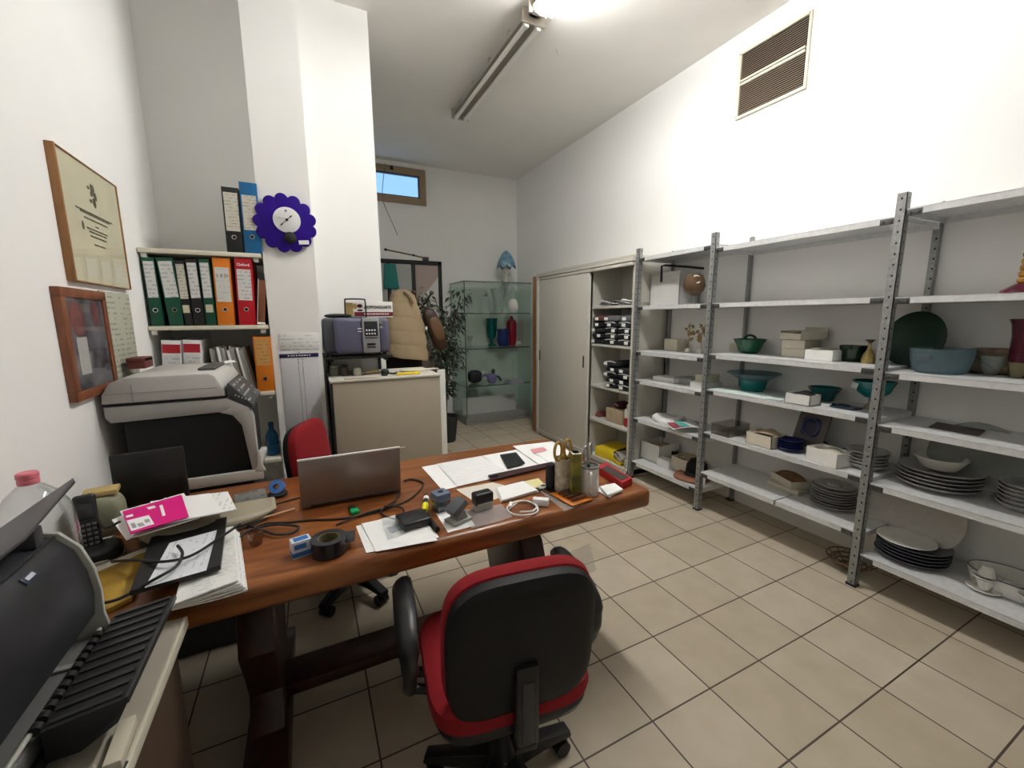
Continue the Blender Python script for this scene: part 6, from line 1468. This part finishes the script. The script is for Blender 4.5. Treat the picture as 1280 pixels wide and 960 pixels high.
one(MB().tube([p-P[0] for p in P], .0038, 8, 6), 'cable', CABLE, 'black cable draped across the black folder to the cordless phone', 'cable', P[0])
P = [at_z(u, v, DZ+h_) for u, v, h_ in [(118, 756, .02), (150, 748, .03), (190, 726, .065), (220, 708, .072), (228, 692, .074), (222, 682, .074)]]
one(MB().tube([p-P[0] for p in P], .0038, 8, 6), 'cable', CABLE, 'black cable looping from the printer up onto the black folder', 'cable', P[0])
# beige telephone/fax body under the post
fp = [at_z(u, v, DZ) for u, v in [(176, 684), (190, 691), (215, 691), (245, 684), (290, 668), (330, 652), (344, 643)]]
cen = sum(fp, Vector())/len(fp)
outl = [(p.x-cen.x, p.y-cen.y) for p in fp]+[(fp[-1].x-cen.x-.01, fp[-1].y-cen.y+.10), (fp[3].x-cen.x, fp[3].y-cen.y+.16), (fp[0].x-cen.x-.01, fp[0].y-cen.y+.10)]
t = thing('fax_machine', 'low rounded beige machine under the letters and pink leaflet', 'machine', (cen.x, cen.y, D0))
BGE = mat('beige plastic', (.33, .29, .21), .45)
part(MB().prism(outl, .0, .012, 'Z', .003), 'base', mat('dark base', (.06, .05, .045), .5), t)
xs = [p[0] for p in outl]
q = MB(); n = len(outl); x_hi = max(xs); x_lo = min(xs)
def hh(x): return .075-.055*((x-x_lo)/(x_hi-x_lo))
cx_, cy_ = sum(p[0] for p in outl)/n, sum(p[1] for p in outl)/n
rings = []
for s_, f_ in ((1.0, .15), (1.03, .45), (.99, .75), (.92, .93), (.8, 1.0)):
    rings.append([q.bm.verts.new((cx_+(a_-cx_)*s_, cy_+(b_-cy_)*s_, .0125+(hh(a_))*f_)) for a_, b_ in outl])
for ra, rb in zip(rings, rings[1:]):
    for i in range(n): q.bm.faces.new((ra[i], ra[(i+1) % n], rb[(i+1) % n], rb[i]))
q.bm.faces.new(rings[0][::-1]); q.bm.faces.new(rings[-1]); bmesh.ops.recalc_face_normals(q.bm, faces=q.bm.faces[:])
part(q, 'body', BGE, t, smooth=50)
# post: white envelopes and pink leaflet
ez = DZ+.092
for k, (px, lab_) in enumerate([([(140, 652), (196, 628), (222, 650), (158, 676)], 'white envelope sticking out at the left of the letters'), ([(150, 640), (230, 618), (250, 648), (168, 672)], 'large white envelope under the pink leaflet'), ([(205, 624), (285, 616), (296, 638), (225, 652)], 'white letter at the right of the letters'), ([(188, 628), (262, 618), (280, 641), (205, 656)], 'white printed letter between the envelope and the leaflet')]):
    paper(px, ez+k*.004, lab_, PAPER if k != 2 else print_mat('letter strip', (.82, .82, .80), (.35, .35, .35), .016, 'X', .3, .5, 50), .003, .004, k+21, 'envelope', 'letter', 'post on the beige machine')
q, c = quad([(153, 640), (227, 619), (236, 646), (163, 668)], ez+.021, .002, 10, 8, .0, 3)
t = thing('pink_leaflet', 'magenta pink leaflet with white lettering on top of the letters', 'leaflet', c)
MAG = mat('magenta print', (.66, .005, .20), .5)
part(q, 'sheet', MAG, t)
q2, c2 = quad([(158, 651), (186, 644), (193, 655), (164, 664)], ez+.0236, .0006, 4, 4)
part(q2, 'white_block', PAPER, t, tuple(c2-c))
q2, c2 = quad([(163, 655), (168, 653.5), (171, 659), (166, 660.5)], ez+.0246, .0006, 3, 3); part(q2, 'lettering', mat('grey print', (.35, .35, .37), .6), t, tuple(c2-c))
for k, px in enumerate([[(171, 655), (178, 653), (181, 656.5), (174, 658.5)], [(180, 650), (186, 648.5), (188, 652), (182, 653.6)]]):
    q2, c2 = quad(px, ez+.0246, .0006, 3, 3); part(q2, 'lettering', mat('grey print', (.35, .35, .37), .6), t, tuple(c2-c))
for px in ([(183, 634.5), (193, 632), (195, 634.5), (186, 637)], [(199, 632), (203, 631), (207, 644), (203, 645.5)], [(157, 645), (166, 642.5), (167, 645), (158, 647.5)]):
    q2, c2 = quad(px, ez+.0236, .0006, 3, 3); part(q2, 'white_print', PAPER, t, tuple(c2-c))
# small black monitor
mp = at_y(187, 640, 1.80)
a, b, c_ = at_y(137, 571, 1.80), at_y(228, 557, 1.80), at_y(238, 625, 1.80)
mw, mh0 = b.x-a.x, (a.z+b.z)/2
t = thing('small_monitor', 'small flat black screen standing in front of the photocopier', 'monitor', ((a.x+b.x)/2, 1.80, D0), R(6))
part(MB().box(-mw/2, mw/2, -.008, .012, .05, mh0-DZ, .005), 'panel', mat('screen back black', (.012, .011, .011), .5), t)
part(MB().box(-mw/2+.012, mw/2-.012, -.0095, -.0078, .062, mh0-DZ-.012, .001), 'glass', mat('screen matt', (.010, .0095, .009), .35), t)
part(MB().box(-.03, .03, .012, .03, .0, .12, .004).lathe([(0, 0), (.075, 0), (.075, .008), (.03, .014), (0, .014)], 28, Matrix.Translation((0, .02, 0))), 'stand', BLACK, t)
# pale green object with cork stripe behind phone
p = at_z(138, 652, D0)
t = thing('desk_tape_holder', 'pale olive rounded holder with a tan strip behind the cordless phone', 'holder', (-.63, 1.70, D0), R(10))
part(MB().blob(.06, .05, .07, .6, .7, (0, 0, .07)), 'body', mat('pale olive plastic', (.22, .22, .15), .5), t)
part(MB().box(-.035, .05, -.03, .03, .139, .155, .004), 'tan_strip', mat('tan strip', (.42, .31, .12), .6), t)
# big water bottle
x, y = -.60, 1.31
t = thing('water_bottle', 'large clear plastic water bottle with a pink cap beside the printer', 'bottle', (x, y, D0))
r = .068
part(MB().lathe([(0, 0), (r*.9, 0), (r, .012), (r, .05), (r*.96, .056), (r, .062), (r, .11), (r*.96, .116), (r, .122), (r*1.0, .175), (r*.97, .225), (r*.86, .258), (r*.62, .287), (r*.34, .307), (r*.235, .312), (r*.23, .322)], 44, cap=False), 'body', pane_mat('bottle plastic', (.93, .94, .95), .06, 1.7), t, smooth=60)
part(MB().lathe([(r*.26, .313), (r*.27, .315), (r*.27, .324), (r*.25, .326), (r*.28, .328), (r*.28, .338), (r*.23, .341), (0, .341)], 32, cap=False), 'cap', mat('pink cap', (.66, .16, .20), .4), t)
part(MB().tube([(r*.26, -.01, .312), (r*.75, -.03, .285), (r*1.0, -.03, .22)], .0035, 6, 5), 'handle', CLEAR, t)
one(MB().box(0, .045, 0, .27, 0, .172, .004), 'beige_box', mat('beige box', (.36, .31, .21), .7), 'beige box against the left wall behind the printer', 'box', (WX+.002, 1.15, D0)) 

# ------------------------------------------------------------------ printer on its side table
tb = thing('side_table', 'low brown side cabinet with a pale edged top under the printer', 'side table', (0, 0, 0))
BRP = wood_mat('brown panel', (.060, .036, .022), (.085, .052, .032), (6, 6, 1), .5)
TZ = .735
part(MB().box(-.70, -.315, .35, 1.155, TZ-.022, TZ, .001), 'top', mat('beige top', (.34, .31, .25), .5), tb)
part(MB().box(-.3155, -.307, .35, 1.155, TZ-.024, TZ+.001, .002), 'pale_edge', mat('pale edge', (.60, .57, .46), .5), tb)
part(MB().box(-.69, -.335, .36, 1.15, 0, TZ-.0225, .002), 'cabinet_body', BRP, tb)
PZ = TZ+.001
pr_ = thing('inkjet_printer', 'dark grey inkjet printer with a raised paper support in the left foreground', 'printer', (-.018, 0, PZ))
Y0, Y1 = .70, 1.10
DB = mat('printer charcoal', (.019, .020, .024), .42)
prof = [(-.69, .02), (-.69, .255), (-.63, .275), (-.50, .292), (-.458, .282), (-.432, .25), (-.418, .20), (-.413, .15), (-.418, .105), (-.53, .09), (-.53, .02)]
part(MB().prism(prof, Y0+.017, Y1-.017, 'Y', .004), 'casing', DB, pr_)
for y in (Y1-.0165, Y0+.0065):
    part(MB().prism([(-.70, .0), (-.70, .262), (-.63, .283), (-.50, .300), (-.452, .288), (-.424, .252), (-.409, .20), (-.404, .15), (-.406, .10), (-.398, .05), (-.402, .0)], y, y+.010, 'Y', .003), 'end_cap', mat('silver edge', (.42, .42, .38), .4), pr_)
part(MB().box(-.69, -.405, Y0+.017, Y1-.017, .0, .019, .004), 'base', BLACK, pr_)
part(MB().box(-.527, -.415, Y0+.018, Y1-.018, .021, .050, .002), 'paper_bed', mat('paper bed grey', (.14, .14, .135), .5), pr_)
for y in (Y0+.08, Y1-.11): part(MB().box(-.525, -.415, y, y+.014, .050, .056, .001), 'paper_guide', mat('guide grey', (.26, .26, .25), .5), pr_)
for k in range(11): part(MB().cyl((-.410, .83+k*(Y1-.86)/11, .068), (-.410, .842+k*(Y1-.86)/11, .068), .008, n=12), 'feed_roller', MBLACK, pr_)
part(MB().cyl((-.416, Y0+.018, .066), (-.416, Y1-.018, .066), .004, n=10), 'roller_bar', mat('silver edge', (.42, .42, .38), .4), pr_)
tr_ = part(MB().prism([(-.400, .015), (-.400, .072), (-.296, .086), (-.293, .079), (-.31, .045), (-.36, .015)], .82, Y1+.01, 'Y', .002), 'output_tray', mat('tray black', (.014, .014, .015), .45), pr_)
q = MB()
for k in range(11):
    y = .833+k*(Y1-.83)/10
    q.prism([(-.396, .0728), (-.396, .0758), (-.302, .0888), (-.302, .0855)], y-.004, y+.004, 'Y')
part(q, 'tray_ribs', mat('tray rib', (.030, .030, .030), .4), tr_)
part(MB().box(-.297, -.292, .82, Y1+.01, .076, .088, .001), 'tray_lip', mat('tray rib', (.030, .030, .030), .4), tr_)
part(MB().tube([(-.457, Y0+.018, .2825), (-.457, Y1-.018, .2825)], .0018, 6), 'lid_seam', MBLACK, pr_)
bm_ = Matrix.Translation((-.444, .96, .2655)) @ Matrix.Rotation(R(50), 4, 'Y')
part(MB().box(-.007, .007, -.018, .018, 0, .0022, .0008, m=bm_), 'badge', mat('badge blue', (.02, .03, .07), .3), pr_)
part(MB().box(-.0035, .0035, -.011, .011, .0022, .0028, m=bm_), 'badge_print', mat('badge pale', (.55, .57, .6), .4), pr_)
# paper support flap, tilted up along the back
ps = part(MB().prism([(-.452, .83), (-.452, .99), (-.500, 1.30), (-.515, 1.33), (-.515, 1.05), (-.480, .90)], 0, .006, 'Z', .002), 'paper_support', mat('support grey', (.055, .052, .056), .4), pr_, (0, 0, .322))
for y in (.90, 1.03): part(MB().box(-.515, -.46, y, y+.03, .285, .3215, .004), 'support_hinge', DGREY, pr_)
one(MB().sheet(.085, .20, .003, 6, 8, .0, 2), 'dark_sheet', mat('dark print sheet', (.03, .04, .06), .5), 'dark blue sheet lying on the side cabinet below the printer tray', 'paper', (-.365, .69, PZ), R(-8))
one(MB().box(-.012, .012, -.045, .045, 0, .02, .003), 'cream_block', mat('cream block', (.55, .51, .40), .6), 'small cream block on the side cabinet edge below the printer tray', 'block', (-.327, .815, PZ), R(4))
# things on the side table
# ------------------------------------------------------------------ camera, light, look
cam = bpy.data.cameras.new('camera'); co = bpy.data.objects.new('camera', cam); col.objects.link(co); sc.camera = co
cam.sensor_fit = 'HORIZONTAL'; cam.sensor_width = 36; cam.lens = 36*FOC/1280; cam.clip_start = .02
m = Matrix((_Rt, -_Dn, -_F)).transposed().to_4x4(); m.translation = EYEP
co.matrix_world = m
w = bpy.data.worlds.new('sky'); sc.world = w; w.use_nodes = True
bg = w.node_tree.nodes['Background']; bg.inputs[0].default_value = (.34, .62, .95, 1); bg.inputs[1].default_value = .46
sc.view_settings.view_transform = 'Standard'; sc.view_settings.look = 'None'; sc.view_settings.gamma = 1; sc.view_settings.use_curve_mapping = False
sc.view_settings.exposure = 1.47
sc.cycles.use_denoising = True
sc.cycles.max_bounces = 10; sc.cycles.diffuse_bounces = 5; sc.cycles.transparent_max_bounces = 24; sc.cycles.sample_clamp_indirect = 8
